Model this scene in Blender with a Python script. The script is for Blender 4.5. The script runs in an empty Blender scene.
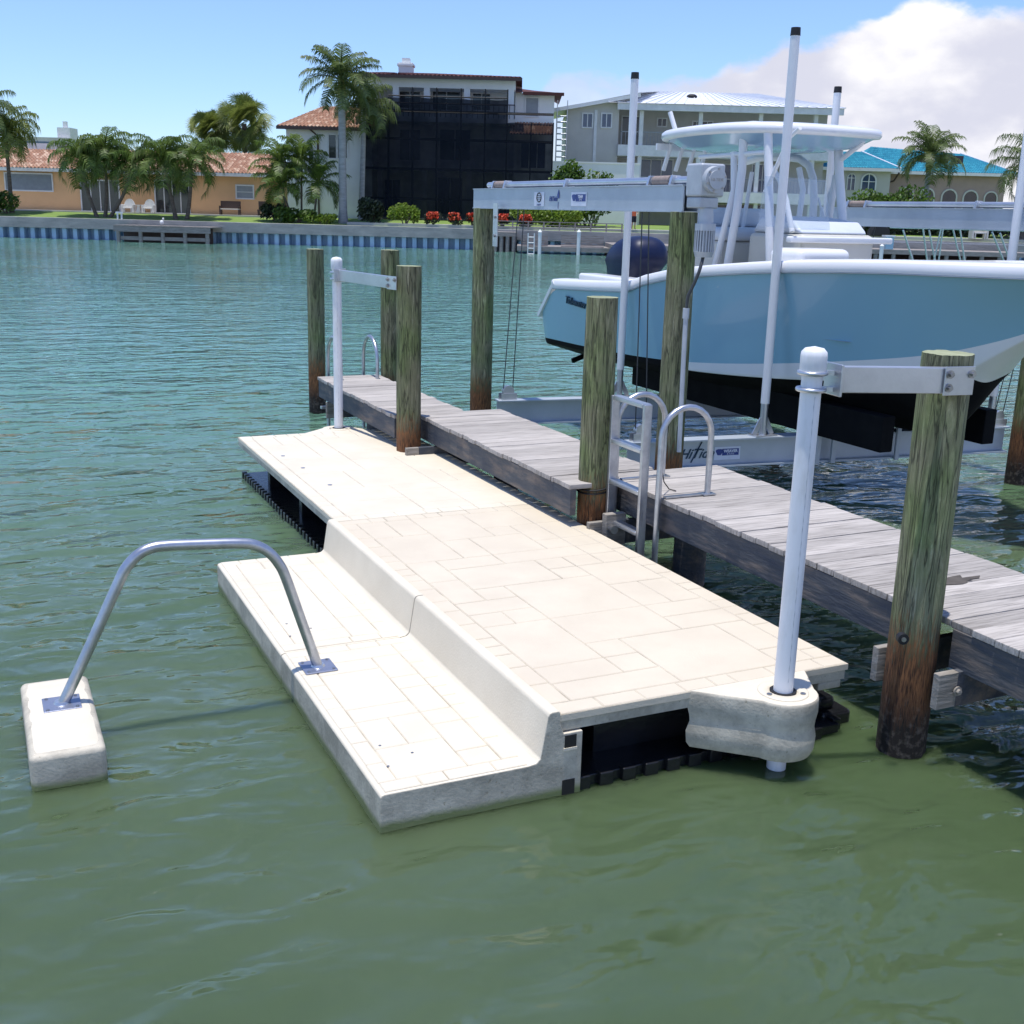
import bpy, math, random
from mathutils import Vector, Matrix, noise
random.seed(7)
R = math.radians
col = bpy.context.scene.collection
sc = bpy.context.scene
YA, PI_, RO, FL, H = .4435, .2564, .0264, 1138.4, 2.5

# ------------------------------------------------------------------ camera frame, used to turn photo measurements into metres
fwv = Vector((math.sin(YA)*math.cos(PI_), math.cos(YA)*math.cos(PI_), -math.sin(PI_)))
rt0 = Vector((math.cos(YA), -math.sin(YA), 0)); up0 = rt0.cross(fwv)
rv = math.cos(RO)*rt0 + math.sin(RO)*up0
uv = -math.sin(RO)*rt0 + math.cos(RO)*up0
O = Vector((0, 0, H))
def ray(px, py): return fwv + (px-512)/FL*rv - (py-512)/FL*uv
def at(px, py, ax, v):
    d = ray(px, py); k = 'xyz'.index(ax); return O + d*((v-O[k])/d[k])
FA = Vector((math.cos(YA), -math.sin(YA), 0)); FB = Vector((math.sin(YA), math.cos(YA), 0))
def fz(px, py, b):                       # far-shore frame: lateral a and height z of a measured point at distance b
    d = ray(px, py); t = b/d.dot(FB); p = O + d*t
    return p.dot(FA), p.z
FROT = Matrix.Rotation(-YA, 4, 'Z')

# ------------------------------------------------------------------ materials
def nd(nt, t, **kw):
    n = nt.nodes.new(t)
    for k, v in kw.items():
        if k.startswith('i_'):
            n.inputs[k[2:].replace('_', ' ')].default_value = v
        else: setattr(n, k, v)
    return n
def mat(name, c1, c2=None, scale=6, stretch=(1, 1, 1), rough=.6, metal=0, bump=0, bscale=None, detail=6, spec=.5, lo=.35, hi=.65, third=None, coat=0, island=0, rot=0):
    m = bpy.data.materials.new(name); m.use_nodes = True; nt = m.node_tree; nt.nodes.clear()
    out = nd(nt, 'ShaderNodeOutputMaterial'); p = nd(nt, 'ShaderNodeBsdfPrincipled')
    p.inputs['Roughness'].default_value = rough; p.inputs['Metallic'].default_value = metal
    p.inputs['Specular IOR Level'].default_value = spec
    p.inputs['Coat Weight'].default_value = coat
    nt.links.new(p.outputs[0], out.inputs[0])
    c2 = c2 or tuple(x*.85 for x in c1)
    tc = nd(nt, 'ShaderNodeTexCoord'); mp = nd(nt, 'ShaderNodeMapping'); mp.inputs['Scale'].default_value = stretch
    mp.inputs['Rotation'].default_value = (0, 0, rot)
    nt.links.new(tc.outputs['Object'], mp.inputs[0])
    n = nd(nt, 'ShaderNodeTexNoise'); n.inputs['Scale'].default_value = scale; n.inputs['Detail'].default_value = detail; n.inputs['Roughness'].default_value = .62
    nt.links.new(mp.outputs[0], n.inputs['Vector'])
    r = nd(nt, 'ShaderNodeValToRGB'); e = r.color_ramp.elements
    e[0].position = lo; e[1].position = hi; e[0].color = (*c1, 1); e[1].color = (*c2, 1)
    if third:
        x = r.color_ramp.elements.new((lo+hi)/2); x.color = (*third, 1)
    nt.links.new(n.outputs['Fac'], r.inputs[0])
    outc = r.outputs[0]
    if island:
        g = nd(nt, 'ShaderNodeNewGeometry'); mr = nd(nt, 'ShaderNodeMapRange'); mr.inputs['To Min'].default_value = 1-island; mr.inputs['To Max'].default_value = 1+island*.6
        nt.links.new(g.outputs['Random Per Island'], mr.inputs[0])
        mx = nd(nt, 'ShaderNodeMix', data_type='RGBA', blend_type='MULTIPLY'); mx.inputs[0].default_value = 1
        nt.links.new(outc, mx.inputs[6]); nt.links.new(mr.outputs[0], mx.inputs[7]); outc = mx.outputs[2]
    nt.links.new(outc, p.inputs['Base Color'])
    if bump:
        b = nd(nt, 'ShaderNodeBump'); b.inputs['Strength'].default_value = 1; b.inputs['Distance'].default_value = bump
        n2 = nd(nt, 'ShaderNodeTexNoise'); n2.inputs['Scale'].default_value = bscale or scale; n2.inputs['Detail'].default_value = 8
        nt.links.new(mp.outputs[0], n2.inputs['Vector']); nt.links.new(n2.outputs['Fac'], b.inputs['Height']); nt.links.new(b.outputs[0], p.inputs['Normal'])
    m['p'] = 1
    return m
M = {}
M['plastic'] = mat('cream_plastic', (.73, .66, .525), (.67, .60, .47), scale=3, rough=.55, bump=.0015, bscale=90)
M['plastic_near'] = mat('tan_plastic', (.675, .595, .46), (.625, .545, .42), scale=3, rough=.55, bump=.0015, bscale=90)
M['groove'] = mat('dirty_groove', (.38, .33, .25), (.60, .54, .42), scale=7, rough=.8, lo=.38, hi=.62)
M['black_plastic'] = mat('black_plastic', (.008, .009, .011), (.014, .014, .016), scale=12, rough=.25, bump=.004, bscale=20)
M['alu'] = mat('brushed_aluminium', (.62, .64, .67), (.52, .54, .57), scale=4, rough=.34, metal=.85, bump=.0006, bscale=60)
M['galv'] = mat('galvanised_tube', (.55, .57, .60), (.42, .44, .48), scale=14, rough=.36, metal=.9)
M['plate'] = mat('anodised_plate', (.28, .31, .40), (.36, .38, .46), scale=9, rough=.4, metal=.7)
M['beam_alu'] = mat('weathered_aluminium_beam', (.50, .55, .60), (.42, .47, .52), scale=2.5, rough=.5, metal=.35, bump=.001, bscale=30)
M['lift_grey'] = mat('grey_gearbox_paint', (.50, .53, .56), (.42, .45, .48), scale=9, rough=.45, metal=.2)
M['pvc'] = mat('white_pvc', (.79, .80, .82), (.60, .60, .57), scale=5, stretch=(2, 2, .5), rough=.4, lo=.5, hi=.8)
M['white'] = mat('white_gelcoat', (.82, .82, .82), (.78, .78, .79), scale=2, rough=.22, coat=.3)
M['wpaint'] = mat('white_powder_coat', (.78, .79, .80), (.74, .75, .77), scale=3, rough=.3)
M['hull_black'] = mat('black_antifouling', (.005, .005, .006), (.009, .009, .010), scale=5, rough=.85, spec=.12)
M['navy'] = mat('navy_cowl', (.004, .010, .045), (.006, .013, .055), scale=2, rough=.45, spec=.35)
M['navy_dark'] = mat('navy_leg', (.006, .008, .02), rough=.4)
M['rubber'] = mat('black_rubber', (.01, .01, .012), rough=.6)
M['steel'] = mat('bolt_steel', (.45, .45, .45), (.3, .3, .3), scale=30, rough=.35, metal=.9)
M['cable'] = mat('dark_steel_cable', (.08, .085, .09), rough=.5, metal=.5)
M['concrete'] = mat('concrete_cap', (.36, .35, .33), (.24, .24, .23), scale=.8, stretch=(1, 1, 3), rough=.9, bump=.01, bscale=4)
M['sheet_blue'] = mat('pale_blue_vinyl', (.36, .50, .66), (.26, .39, .54), scale=.8, rough=.6)
M['stucco_orange'] = mat('orange_stucco', (.78, .47, .24), (.72, .43, .22), scale=.7, rough=.9)
M['stucco_white'] = mat('white_stucco', (.80, .80, .78), (.74, .74, .72), scale=.7, rough=.9)
M['stucco_grey'] = mat('grey_stucco', (.54, .52, .48), (.48, .46, .42), scale=.7, rough=.9)
M['stucco_mauve'] = mat('mauve_stucco', (.42, .30, .26), (.36, .26, .23), scale=.7, rough=.9)
M['trim'] = mat('white_trim', (.74, .74, .73), scale=2, rough=.6)
M['fascia'] = mat('brown_fascia', (.06, .035, .03), scale=2, rough=.6)
M['metal_roof'] = mat('white_metal_roof', (.74, .76, .80), (.68, .70, .75), scale=.6, rough=.4)
M['glass'] = mat('blue_window_glass', (.03, .06, .12), (.05, .09, .16), scale=1.5, rough=.08, spec=.8)
M['dark_glass'] = mat('dark_window_glass', (.012, .018, .026), (.03, .035, .04), scale=1.5, rough=.1, spec=.7)
M['shutter'] = mat('grey_shutter', (.30, .33, .35), (.26, .28, .30), scale=3, rough=.6)
M['lawn'] = mat('lawn', (.13, .22, .04), (.20, .28, .06), scale=.8, rough=.95, bump=.03, bscale=8)
M['soil'] = mat('patio', (.42, .38, .31), (.34, .31, .26), scale=.5, rough=.95)
M['sand'] = mat('pale_paving', (.50, .48, .45), (.40, .38, .36), scale=.6, rough=.95)
M['palm_green'] = mat('palm_frond_green', (.08, .14, .022), (.18, .25, .05), scale=.9, rough=.5, island=.45)
M['palm_grey'] = mat('royal_palm_frond', (.085, .13, .035), (.18, .23, .07), scale=.9, rough=.5, island=.45)
M['palm_yel'] = mat('yellow_green_frond', (.13, .18, .03), (.26, .30, .07), scale=.9, rough=.5, island=.4)
M['leaf'] = mat('shrub_leaves', (.05, .11, .015), (.15, .25, .035), scale=1.3, rough=.5, island=.5)
M['leaf_lime'] = mat('lime_shrub_leaves', (.16, .26, .02), (.28, .38, .06), scale=1.3, rough=.5, island=.4)
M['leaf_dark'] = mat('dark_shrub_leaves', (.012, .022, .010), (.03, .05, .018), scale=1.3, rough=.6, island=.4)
M['petal'] = mat('red_petals', (.55, .04, .02), (.62, .10, .03), scale=3, rough=.6)
M['bark'] = mat('palm_bark', (.16, .13, .10), (.09, .07, .055), scale=3, stretch=(1, 1, 4), rough=.95)
M['bark_pale'] = mat('pale_royal_bark', (.34, .34, .33), (.25, .25, .24), scale=2, stretch=(1, 1, 4), rough=.9)
M['shaft'] = mat('yellow_green_crownshaft', (.20, .22, .05), (.26, .20, .05), scale=2, rough=.5)
M['dock_wood'] = mat('old_grey_wood', (.30, .27, .25), (.20, .18, .165), scale=2, stretch=(1, 1, 5), rough=.9)
M['skin'] = mat('skin', (.42, .25, .17), rough=.6)
M['orange_cloth'] = mat('orange_shirt', (.75, .16, .06), rough=.8)
M['dark_cloth'] = mat('dark_shorts', (.02, .022, .03), rough=.8)
M['seat_grey'] = mat('pale_vinyl', (.62, .66, .72), (.56, .60, .66), scale=3, rough=.5)
M['beige'] = mat('beige_fibreglass', (.60, .58, .52), (.55, .53, .48), scale=3, rough=.4)
M['sticker'] = mat('white_sticker', (.72, .76, .86), rough=.4)
M['blue_ink'] = mat('blue_print', (.02, .05, .25), rough=.4)
M['teal_ink'] = mat('teal_print', (.01, .05, .09), rough=.4)
M['black_ink'] = mat('black_print', (.008, .012, .02), rough=.4)
M['stain'] = mat('deck_stain', (.06, .05, .04), (.10, .085, .07), scale=9, rough=.8)
M['winder'] = mat('brown_cable_drum', (.30, .24, .21), (.22, .17, .15), scale=30, rough=.7)
M['pile_top'] = mat('pale_green_end_grain', (.34, .36, .22), (.24, .26, .15), scale=12, rough=.9)
M['barn'] = mat('barnacle_crust', (.14, .13, .11), (.05, .045, .04), scale=40, rough=.95, bump=.008, bscale=60)

def leafy(m):
    nt = m.node_tree; p = [n for n in nt.nodes if n.type == 'BSDF_PRINCIPLED'][0]; out = [n for n in nt.nodes if n.type == 'OUTPUT_MATERIAL'][0]
    src = p.inputs['Base Color'].links[0].from_socket
    t = nt.nodes.new('ShaderNodeBsdfTranslucent'); mx = nt.nodes.new('ShaderNodeMixShader'); mx.inputs[0].default_value = .4
    nt.links.new(src, t.inputs[0]); nt.links.new(p.outputs[0], mx.inputs[1]); nt.links.new(t.outputs[0], mx.inputs[2]); nt.links.new(mx.outputs[0], out.inputs[0])
for k_ in ('palm_green', 'palm_grey', 'palm_yel', 'leaf', 'leaf_lime'): leafy(M[k_])
def tile_mat(name, c1, c2, c3):
    m = bpy.data.materials.new(name); m.use_nodes = True; nt = m.node_tree; p = nt.nodes['Principled BSDF']; p.inputs['Roughness'].default_value = .85
    g = nd(nt, 'ShaderNodeNewGeometry'); r = nd(nt, 'ShaderNodeValToRGB'); e = r.color_ramp.elements
    e[0].color = (*c1, 1); e[1].color = (*c2, 1); x = e.new(.5); x.color = (*c3, 1)
    nt.links.new(g.outputs['Random Per Island'], r.inputs[0]); nt.links.new(r.outputs[0], p.inputs['Base Color'])
    return m
M['tile'] = tile_mat('clay_tiles', (.40, .22, .14), (.62, .44, .32), (.32, .17, .11))
M['tile_dark'] = tile_mat('dark_red_tiles', (.10, .03, .026), (.16, .055, .045), (.08, .025, .022))
M['tile_teal'] = tile_mat('turquoise_tiles', (.01, .19, .29), (.03, .28, .38), (.015, .23, .33))

def deck_mat():
    # boards run across (x); grain stretched along x, one tone per board
    m = mat('weathered_deck_boards', (.50, .46, .42), (.27, .245, .22), scale=3.6, stretch=(1, 18, 4), rough=.88, bump=.005, bscale=9, third=(.42, .385, .35), island=.22)
    return m
M['deck'] = deck_mat()
M['fascia_wood'] = mat('dark_bluish_timber', (.045, .055, .075), (.17, .14, .12), scale=2.2, stretch=(4, 1, 5), rough=.75, bump=.006, bscale=9, third=(.075, .08, .09))  # dark timber, noise mix from blue-grey to brown
M['block_wood'] = mat('bleached_timber_end', (.36, .33, .29), (.20, .18, .15), scale=5, stretch=(1, 4, 6), rough=.9, bump=.006, bscale=14)

def pile_mat():
    m = bpy.data.materials.new('treated_pile'); m.use_nodes = True; nt = m.node_tree; p = nt.nodes['Principled BSDF']; p.inputs['Roughness'].default_value = .9
    L = nt.links.new
    g = nd(nt, 'ShaderNodeNewGeometry'); mp = nd(nt, 'ShaderNodeMapping'); mp.inputs['Scale'].default_value = (15, 15, 1.7); L(g.outputs['Position'], mp.inputs[0])
    n = nd(nt, 'ShaderNodeTexNoise', i_Scale=1.9, i_Detail=10., i_Roughness=.72, i_Distortion=.9); L(mp.outputs[0], n.inputs['Vector'])
    r = nd(nt, 'ShaderNodeValToRGB'); e = r.color_ramp.elements; e[0].position = .34; e[1].position = .66
    e[0].color = (.075, .078, .042, 1); e[1].color = (.42, .41, .28, 1); x = e.new(.42); x.color = (.15, .155, .085, 1); x = e.new(.52); x.color = (.225, .225, .13, 1); x = e.new(.60); x.color = (.30, .29, .18, 1)
    L(n.outputs['Fac'], r.inputs[0])
    # large green/tan patches
    n3 = nd(nt, 'ShaderNodeTexNoise', i_Scale=2.6, i_Detail=3.); L(g.outputs['Position'], n3.inputs['Vector'])
    mr = nd(nt, 'ShaderNodeMapRange'); mr.inputs['From Min'].default_value = .4; mr.inputs['From Max'].default_value = .62; L(n3.outputs['Fac'], mr.inputs[0])
    mpc = nd(nt, 'ShaderNodeMapping'); mpc.inputs['Scale'].default_value = (26, 26, 1.6); L(g.outputs['Position'], mpc.inputs[0])
    nc = nd(nt, 'ShaderNodeTexNoise', i_Scale=1., i_Detail=4., i_Distortion=.5); L(mpc.outputs[0], nc.inputs['Vector'])
    cb = nd(nt, 'ShaderNodeMath', operation='SUBTRACT'); L(nc.outputs['Fac'], cb.inputs[0]); cb.inputs[1].default_value = .5
    ca = nd(nt, 'ShaderNodeMath', operation='ABSOLUTE'); L(cb.outputs[0], ca.inputs[0])
    ck = nd(nt, 'ShaderNodeMapRange'); ck.inputs['From Min'].default_value = .0; ck.inputs['From Max'].default_value = .028; ck.inputs['To Min'].default_value = .30; L(ca.outputs[0], ck.inputs[0])
    oi = nd(nt, 'ShaderNodeObjectInfo'); ov = nd(nt, 'ShaderNodeMapRange'); ov.inputs['To Min'].default_value = .8; ov.inputs['To Max'].default_value = 1.15; L(oi.outputs['Random'], ov.inputs[0])
    cm = nd(nt, 'ShaderNodeMath', operation='MULTIPLY'); L(ck.outputs[0], cm.inputs[0]); L(ov.outputs[0], cm.inputs[1])
    m0 = nd(nt, 'ShaderNodeMix', data_type='RGBA', blend_type='MULTIPLY'); m0.inputs[0].default_value = 1; L(r.outputs[0], m0.inputs[6]); L(cm.outputs[0], m0.inputs[7])
    mx = nd(nt, 'ShaderNodeMix', data_type='RGBA', blend_type='MULTIPLY'); mx.inputs[7].default_value = (.80, 1.0, .66, 1); L(mr.outputs[0], mx.inputs[0]); L(m0.outputs[2], mx.inputs[6])
    # tide bands by height, edges broken by noise
    sp = nd(nt, 'ShaderNodeSeparateXYZ'); L(g.outputs['Position'], sp.inputs[0])
    n4 = nd(nt, 'ShaderNodeTexNoise', i_Scale=9., i_Detail=6.); L(mp.outputs[0], n4.inputs['Vector'])
    ad = nd(nt, 'ShaderNodeMath', operation='MULTIPLY_ADD'); L(n4.outputs['Fac'], ad.inputs[0]); ad.inputs[1].default_value = -.55; L(sp.outputs['Z'], ad.inputs[2])
    r2 = nd(nt, 'ShaderNodeMapRange'); r2.inputs['From Min'].default_value = .24; r2.inputs['From Max'].default_value = .46; L(ad.outputs[0], r2.inputs[0])
    n5 = nd(nt, 'ShaderNodeTexNoise', i_Scale=30., i_Detail=4.); L(g.outputs['Position'], n5.inputs['Vector'])
    rb = nd(nt, 'ShaderNodeValToRGB'); e = rb.color_ramp.elements; e[0].position = .35; e[1].position = .62; e[0].color = (.045, .016, .007, 1); e[1].color = (.27, .115, .042, 1); L(n4.outputs['Fac'], rb.inputs[0])
    m2 = nd(nt, 'ShaderNodeMix', data_type='RGBA'); L(r2.outputs[0], m2.inputs[0]); L(rb.outputs[0], m2.inputs[6]); L(mx.outputs[2], m2.inputs[7])
    r3 = nd(nt, 'ShaderNodeMapRange'); r3.inputs['From Min'].default_value = -.12; r3.inputs['From Max'].default_value = .06; L(ad.outputs[0], r3.inputs[0])
    m3 = nd(nt, 'ShaderNodeMix', data_type='RGBA'); L(r3.outputs[0], m3.inputs[0]); L(m2.outputs[2], m3.inputs[7])
    rc = nd(nt, 'ShaderNodeValToRGB'); e = rc.color_ramp.elements; e[0].position = .5; e[1].position = .72; e[0].color = (.012, .009, .008, 1); e[1].color = (.12, .10, .085, 1); L(n5.outputs['Fac'], rc.inputs[0]); L(rc.outputs[0], m3.inputs[6])
    L(m3.outputs[2], p.inputs['Base Color'])
    hh = nd(nt, 'ShaderNodeMath', operation='MULTIPLY_ADD'); L(ck.outputs[0], hh.inputs[0]); hh.inputs[1].default_value = .35; L(n.outputs['Fac'], hh.inputs[2])
    b = nd(nt, 'ShaderNodeBump'); b.inputs['Distance'].default_value = .022; b.inputs['Strength'].default_value = .9; L(hh.outputs[0], b.inputs['Height']); L(b.outputs[0], p.inputs['Normal'])
    return m
M['pile'] = pile_mat()

def dirty_side():
    # moulded plastic sides: dirt and wear speckles, algae tide line near the water
    m = bpy.data.materials.new('grubby_plastic_side'); m.use_nodes = True; nt = m.node_tree; p = nt.nodes['Principled BSDF']; p.inputs['Roughness'].default_value = .6
    L = nt.links.new
    g = nd(nt, 'ShaderNodeNewGeometry')
    n = nd(nt, 'ShaderNodeTexNoise', i_Scale=5., i_Detail=9., i_Roughness=.7); L(g.outputs['Position'], n.inputs['Vector'])
    r = nd(nt, 'ShaderNodeValToRGB'); e = r.color_ramp.elements; e[0].position = .38; e[1].position = .6; e[0].color = (.34, .31, .245, 1); e[1].color = (.58, .53, .42, 1); L(n.outputs['Fac'], r.inputs[0])
    n2 = nd(nt, 'ShaderNodeTexNoise', i_Scale=70., i_Detail=3.); L(g.outputs['Position'], n2.inputs['Vector'])
    r2 = nd(nt, 'ShaderNodeValToRGB'); e = r2.color_ramp.elements; e[0].position = .24; e[1].position = .36; e[0].color = (.6, .58, .52, 1); e[1].color = (1, 1, 1, 1); L(n2.outputs['Fac'], r2.inputs[0])
    mx = nd(nt, 'ShaderNodeMix', data_type='RGBA', blend_type='MULTIPLY'); mx.inputs[0].default_value = 1; L(r.outputs[0], mx.inputs[6]); L(r2.outputs[0], mx.inputs[7])
    sp = nd(nt, 'ShaderNodeSeparateXYZ'); L(g.outputs['Position'], sp.inputs[0])
    ad = nd(nt, 'ShaderNodeMath', operation='MULTIPLY_ADD'); L(n.outputs['Fac'], ad.inputs[0]); ad.inputs[1].default_value = -.06; L(sp.outputs['Z'], ad.inputs[2])
    r3 = nd(nt, 'ShaderNodeMapRange'); r3.inputs['From Min'].default_value = -.010; r3.inputs['From Max'].default_value = .022; L(ad.outputs[0], r3.inputs[0])
    m3 = nd(nt, 'ShaderNodeMix', data_type='RGBA'); L(r3.outputs[0], m3.inputs[0]); m3.inputs[6].default_value = (.17, .20, .08, 1); L(mx.outputs[2], m3.inputs[7])
    L(m3.outputs[2], p.inputs['Base Color'])
    b = nd(nt, 'ShaderNodeBump'); b.inputs['Distance'].default_value = .0018; L(n2.outputs['Fac'], b.inputs['Height']); L(b.outputs[0], p.inputs['Normal'])
    return m
M['side'] = dirty_side()

def hull_paint():
    m = mat('light_blue_gelcoat', (.255, .47, .59), (.25, .46, .575), scale=1, rough=.22, coat=.5, spec=.5)
    return m
M['hull_blue'] = hull_paint()
M['under_blue'] = mat('pale_blue_underside', (.36, .55, .72), (.32, .50, .66), scale=1, rough=.15, coat=.5)

def net_mat():
    m = bpy.data.materials.new('black_netting'); m.use_nodes = True; nt = m.node_tree; nt.nodes.clear()
    out = nd(nt, 'ShaderNodeOutputMaterial'); mix = nd(nt, 'ShaderNodeMixShader'); t = nd(nt, 'ShaderNodeBsdfTransparent'); d = nd(nt, 'ShaderNodeBsdfDiffuse'); d.inputs[0].default_value = (.010, .013, .020, 1)
    tc = nd(nt, 'ShaderNodeTexCoord'); n = nd(nt, 'ShaderNodeTexNoise', i_Scale=.5, i_Detail=3.); nt.links.new(tc.outputs['Object'], n.inputs['Vector'])
    mr = nd(nt, 'ShaderNodeMapRange'); mr.inputs['From Min'].default_value = .35; mr.inputs['From Max'].default_value = .65; mr.inputs['To Min'].default_value = .80; mr.inputs['To Max'].default_value = .93
    nt.links.new(n.outputs['Fac'], mr.inputs[0]); nt.links.new(mr.outputs[0], mix.inputs[0]); nt.links.new(t.outputs[0], mix.inputs[1]); nt.links.new(d.outputs[0], mix.inputs[2]); nt.links.new(mix.outputs[0], out.inputs[0])
    return m
M['net'] = net_mat()
def acrylic():
    m = bpy.data.materials.new('clear_acrylic'); m.use_nodes = True; nt = m.node_tree; nt.nodes.clear()
    out = nd(nt, 'ShaderNodeOutputMaterial'); mix = nd(nt, 'ShaderNodeMixShader'); mix.inputs[0].default_value = .25
    t = nd(nt, 'ShaderNodeBsdfTransparent'); t.inputs[0].default_value = (.85, .9, .95, 1); d = nd(nt, 'ShaderNodeBsdfPrincipled'); d.inputs['Base Color'].default_value = (.6, .7, .8, 1); d.inputs['Roughness'].default_value = .05
    nt.links.new(t.outputs[0], mix.inputs[1]); nt.links.new(d.outputs[0], mix.inputs[2]); nt.links.new(mix.outputs[0], out.inputs[0])
    return m
M['acrylic'] = acrylic()

# ------------------------------------------------------------------ mesh builder
WM = {}
def wmat(o): return WM.get(o.name, Matrix.Identity(4)) if o else Matrix.Identity(4)
class MB:
    def __init__(s, far=False): s.v = []; s.f = []; s.mi = []; s.sm = []; s.far = far; s.m = 0
    def add(s, vs, fs, smooth=False):
        k = len(s.v); s.v += [Vector(v) for v in vs]
        for f in fs: s.f.append(tuple(i+k for i in f)); s.mi.append(s.m); s.sm.append(smooth)
        return s
    def box(s, x0, x1, y0, y1, z0, z1):
        return s.add([(x0,y0,z0),(x1,y0,z0),(x1,y1,z0),(x0,y1,z0),(x0,y0,z1),(x1,y0,z1),(x1,y1,z1),(x0,y1,z1)],
            [(0,3,2,1),(4,5,6,7),(0,1,5,4),(1,2,6,5),(2,3,7,6),(3,0,4,7)])
    def bar(s, a, b, w, h, up=(0,0,1)):
        a, b = Vector(a), Vector(b); d = (b-a).normalized(); sd = d.cross(Vector(up)).normalized(); u = sd.cross(d)
        vs = [p+sd*i*w/2+u*j*h/2 for p in (a, b) for i, j in ((-1,-1),(1,-1),(1,1),(-1,1))]
        return s.add(vs, [(3,2,1,0),(4,5,6,7),(0,1,5,4),(1,2,6,5),(2,3,7,6),(3,0,4,7)])
    def tube(s, pts, r, n=12, cap=True, smooth=True):
        pts = [Vector(p) for p in pts]; rs = r if isinstance(r, (list, tuple)) else [r]*len(pts)
        ref = None; vs = []
        for i, p in enumerate(pts):
            d = (pts[min(i+1, len(pts)-1)]-pts[max(i-1, 0)]).normalized()
            if ref is None: ref = d.orthogonal().normalized()
            ref = (ref-d*ref.dot(d)).normalized(); w = d.cross(ref)
            vs += [p+(ref*math.cos(2*math.pi*k/n)+w*math.sin(2*math.pi*k/n))*rs[i] for k in range(n)]
        fs = [(i*n+k, i*n+(k+1) % n, (i+1)*n+(k+1) % n, (i+1)*n+k) for i in range(len(pts)-1) for k in range(n)]
        s.add(vs, fs, smooth)
        if cap:
            s.add(vs[:n], [tuple(reversed(range(n)))]); s.add(vs[-n:], [tuple(range(n))])
        return s
    def prism(s, poly, axis, a, b):
        # poly in the two other axes (cyclic order), extruded from a to b
        def P(p, t):
            return {'x': (t, p[0], p[1]), 'y': (p[0], t, p[1]), 'z': (p[0], p[1], t)}[axis]
        n = len(poly)
        vs = [P(p, a) for p in poly]+[P(p, b) for p in poly]
        fs = [tuple(range(n)), tuple(reversed(range(n, 2*n)))]+[(i, i+n, (i+1) % n+n, (i+1) % n) for i in range(n)]
        return s.add(vs, fs)
    def ball(s, c, rx, ry, rz, n=16, m=10):
        c = Vector(c); vs = []
        for j in range(m+1):
            t = math.pi*j/m
            vs += [c+Vector((rx*math.sin(t)*math.cos(2*math.pi*k/n), ry*math.sin(t)*math.sin(2*math.pi*k/n), rz*math.cos(t))) for k in range(n)]
        return s.add(vs, [(j*n+k, (j+1)*n+k, (j+1)*n+(k+1) % n, j*n+(k+1) % n) for j in range(m) for k in range(n)], True)
    def build(s, name, mats, parent=None, bevel=0, seg=2, recalc=True):
        me = bpy.data.meshes.new(name); mats = mats if isinstance(mats, (list, tuple)) else [mats]
        vs = s.v
        if s.far: vs = [FROT @ v for v in vs]
        inv = wmat(parent).inverted(); vs = [inv @ v for v in vs]
        me.from_pydata([tuple(v) for v in vs], [], s.f)
        for m in mats: me.materials.append(M[m] if isinstance(m, str) else m)
        me.polygons.foreach_set('material_index', s.mi); me.polygons.foreach_set('use_smooth', s.sm)
        if recalc:
            import bmesh
            bm = bmesh.new(); bm.from_mesh(me); bmesh.ops.recalc_face_normals(bm, faces=bm.faces); bm.to_mesh(me); bm.free()
        me.update()
        o = bpy.data.objects.new(name, me); col.objects.link(o)
        if parent: o.parent = parent; WM[o.name] = wmat(parent)
        if bevel:
            b = o.modifiers.new('Bevel', 'BEVEL'); b.width = bevel; b.segments = seg; b.limit_method = 'ANGLE'; b.angle_limit = R(35); b.harden_normals = False
            me.polygons.foreach_set('use_smooth', [True]*len(me.polygons))
            w = o.modifiers.new('WN', 'WEIGHTED_NORMAL'); w.keep_sharp = True
        return o
def thing(name, label, cat, loc, rz=0, group=None):
    o = bpy.data.objects.new(name, None); col.objects.link(o); o.empty_display_size = .2
    o.location = loc; o.rotation_euler = (0, 0, rz); WM[o.name] = Matrix.Translation(Vector(loc)) @ Matrix.Rotation(rz, 4, 'Z')
    return tag(o, label, cat, group)
def farthing(name, label, cat, a, b, z, group=None):
    return thing(name, label, cat, FROT @ Vector((a, b, z)), -YA, group)
def tag(o, label=None, cat=None, group=None, kind=None):
    if label: o['label'] = label
    if cat: o['category'] = cat
    if group: o['group'] = group
    if kind: o['kind'] = kind
    return o
def copy_tree(o, parent=None):
    c = o.copy(); col.objects.link(c); c.parent = parent
    for ch in [x for x in list(bpy.data.objects) if x.parent == o]: copy_tree(ch, c)
    return c
def text_mb(body, size, mname, parent, name, origin, ux, uy, shear=0, thick=.0012, bold=0, center=False):
    # lettering as a thin solid mesh laid on a surface
    cu = bpy.data.curves.new('letters', 'FONT'); cu.body = body; cu.size = size; cu.extrude = thick; cu.shear = shear; cu.offset = bold
    if center: cu.align_x = 'CENTER'
    t = bpy.data.objects.new('letters', cu); col.objects.link(t)
    dg = bpy.context.evaluated_depsgraph_get(); me = bpy.data.meshes.new_from_object(t.evaluated_get(dg))
    bpy.data.objects.remove(t)
    ux = Vector(ux).normalized(); uy = Vector(uy).normalized(); uz = ux.cross(uy)
    mb = MB()
    mb.add([Vector(origin)+ux*v.co.x+uy*v.co.y+uz*v.co.z for v in me.vertices], [tuple(p.vertices) for p in me.polygons])
    bpy.data.meshes.remove(me)
    return mb.build(name, mname, parent, recalc=False)

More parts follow.
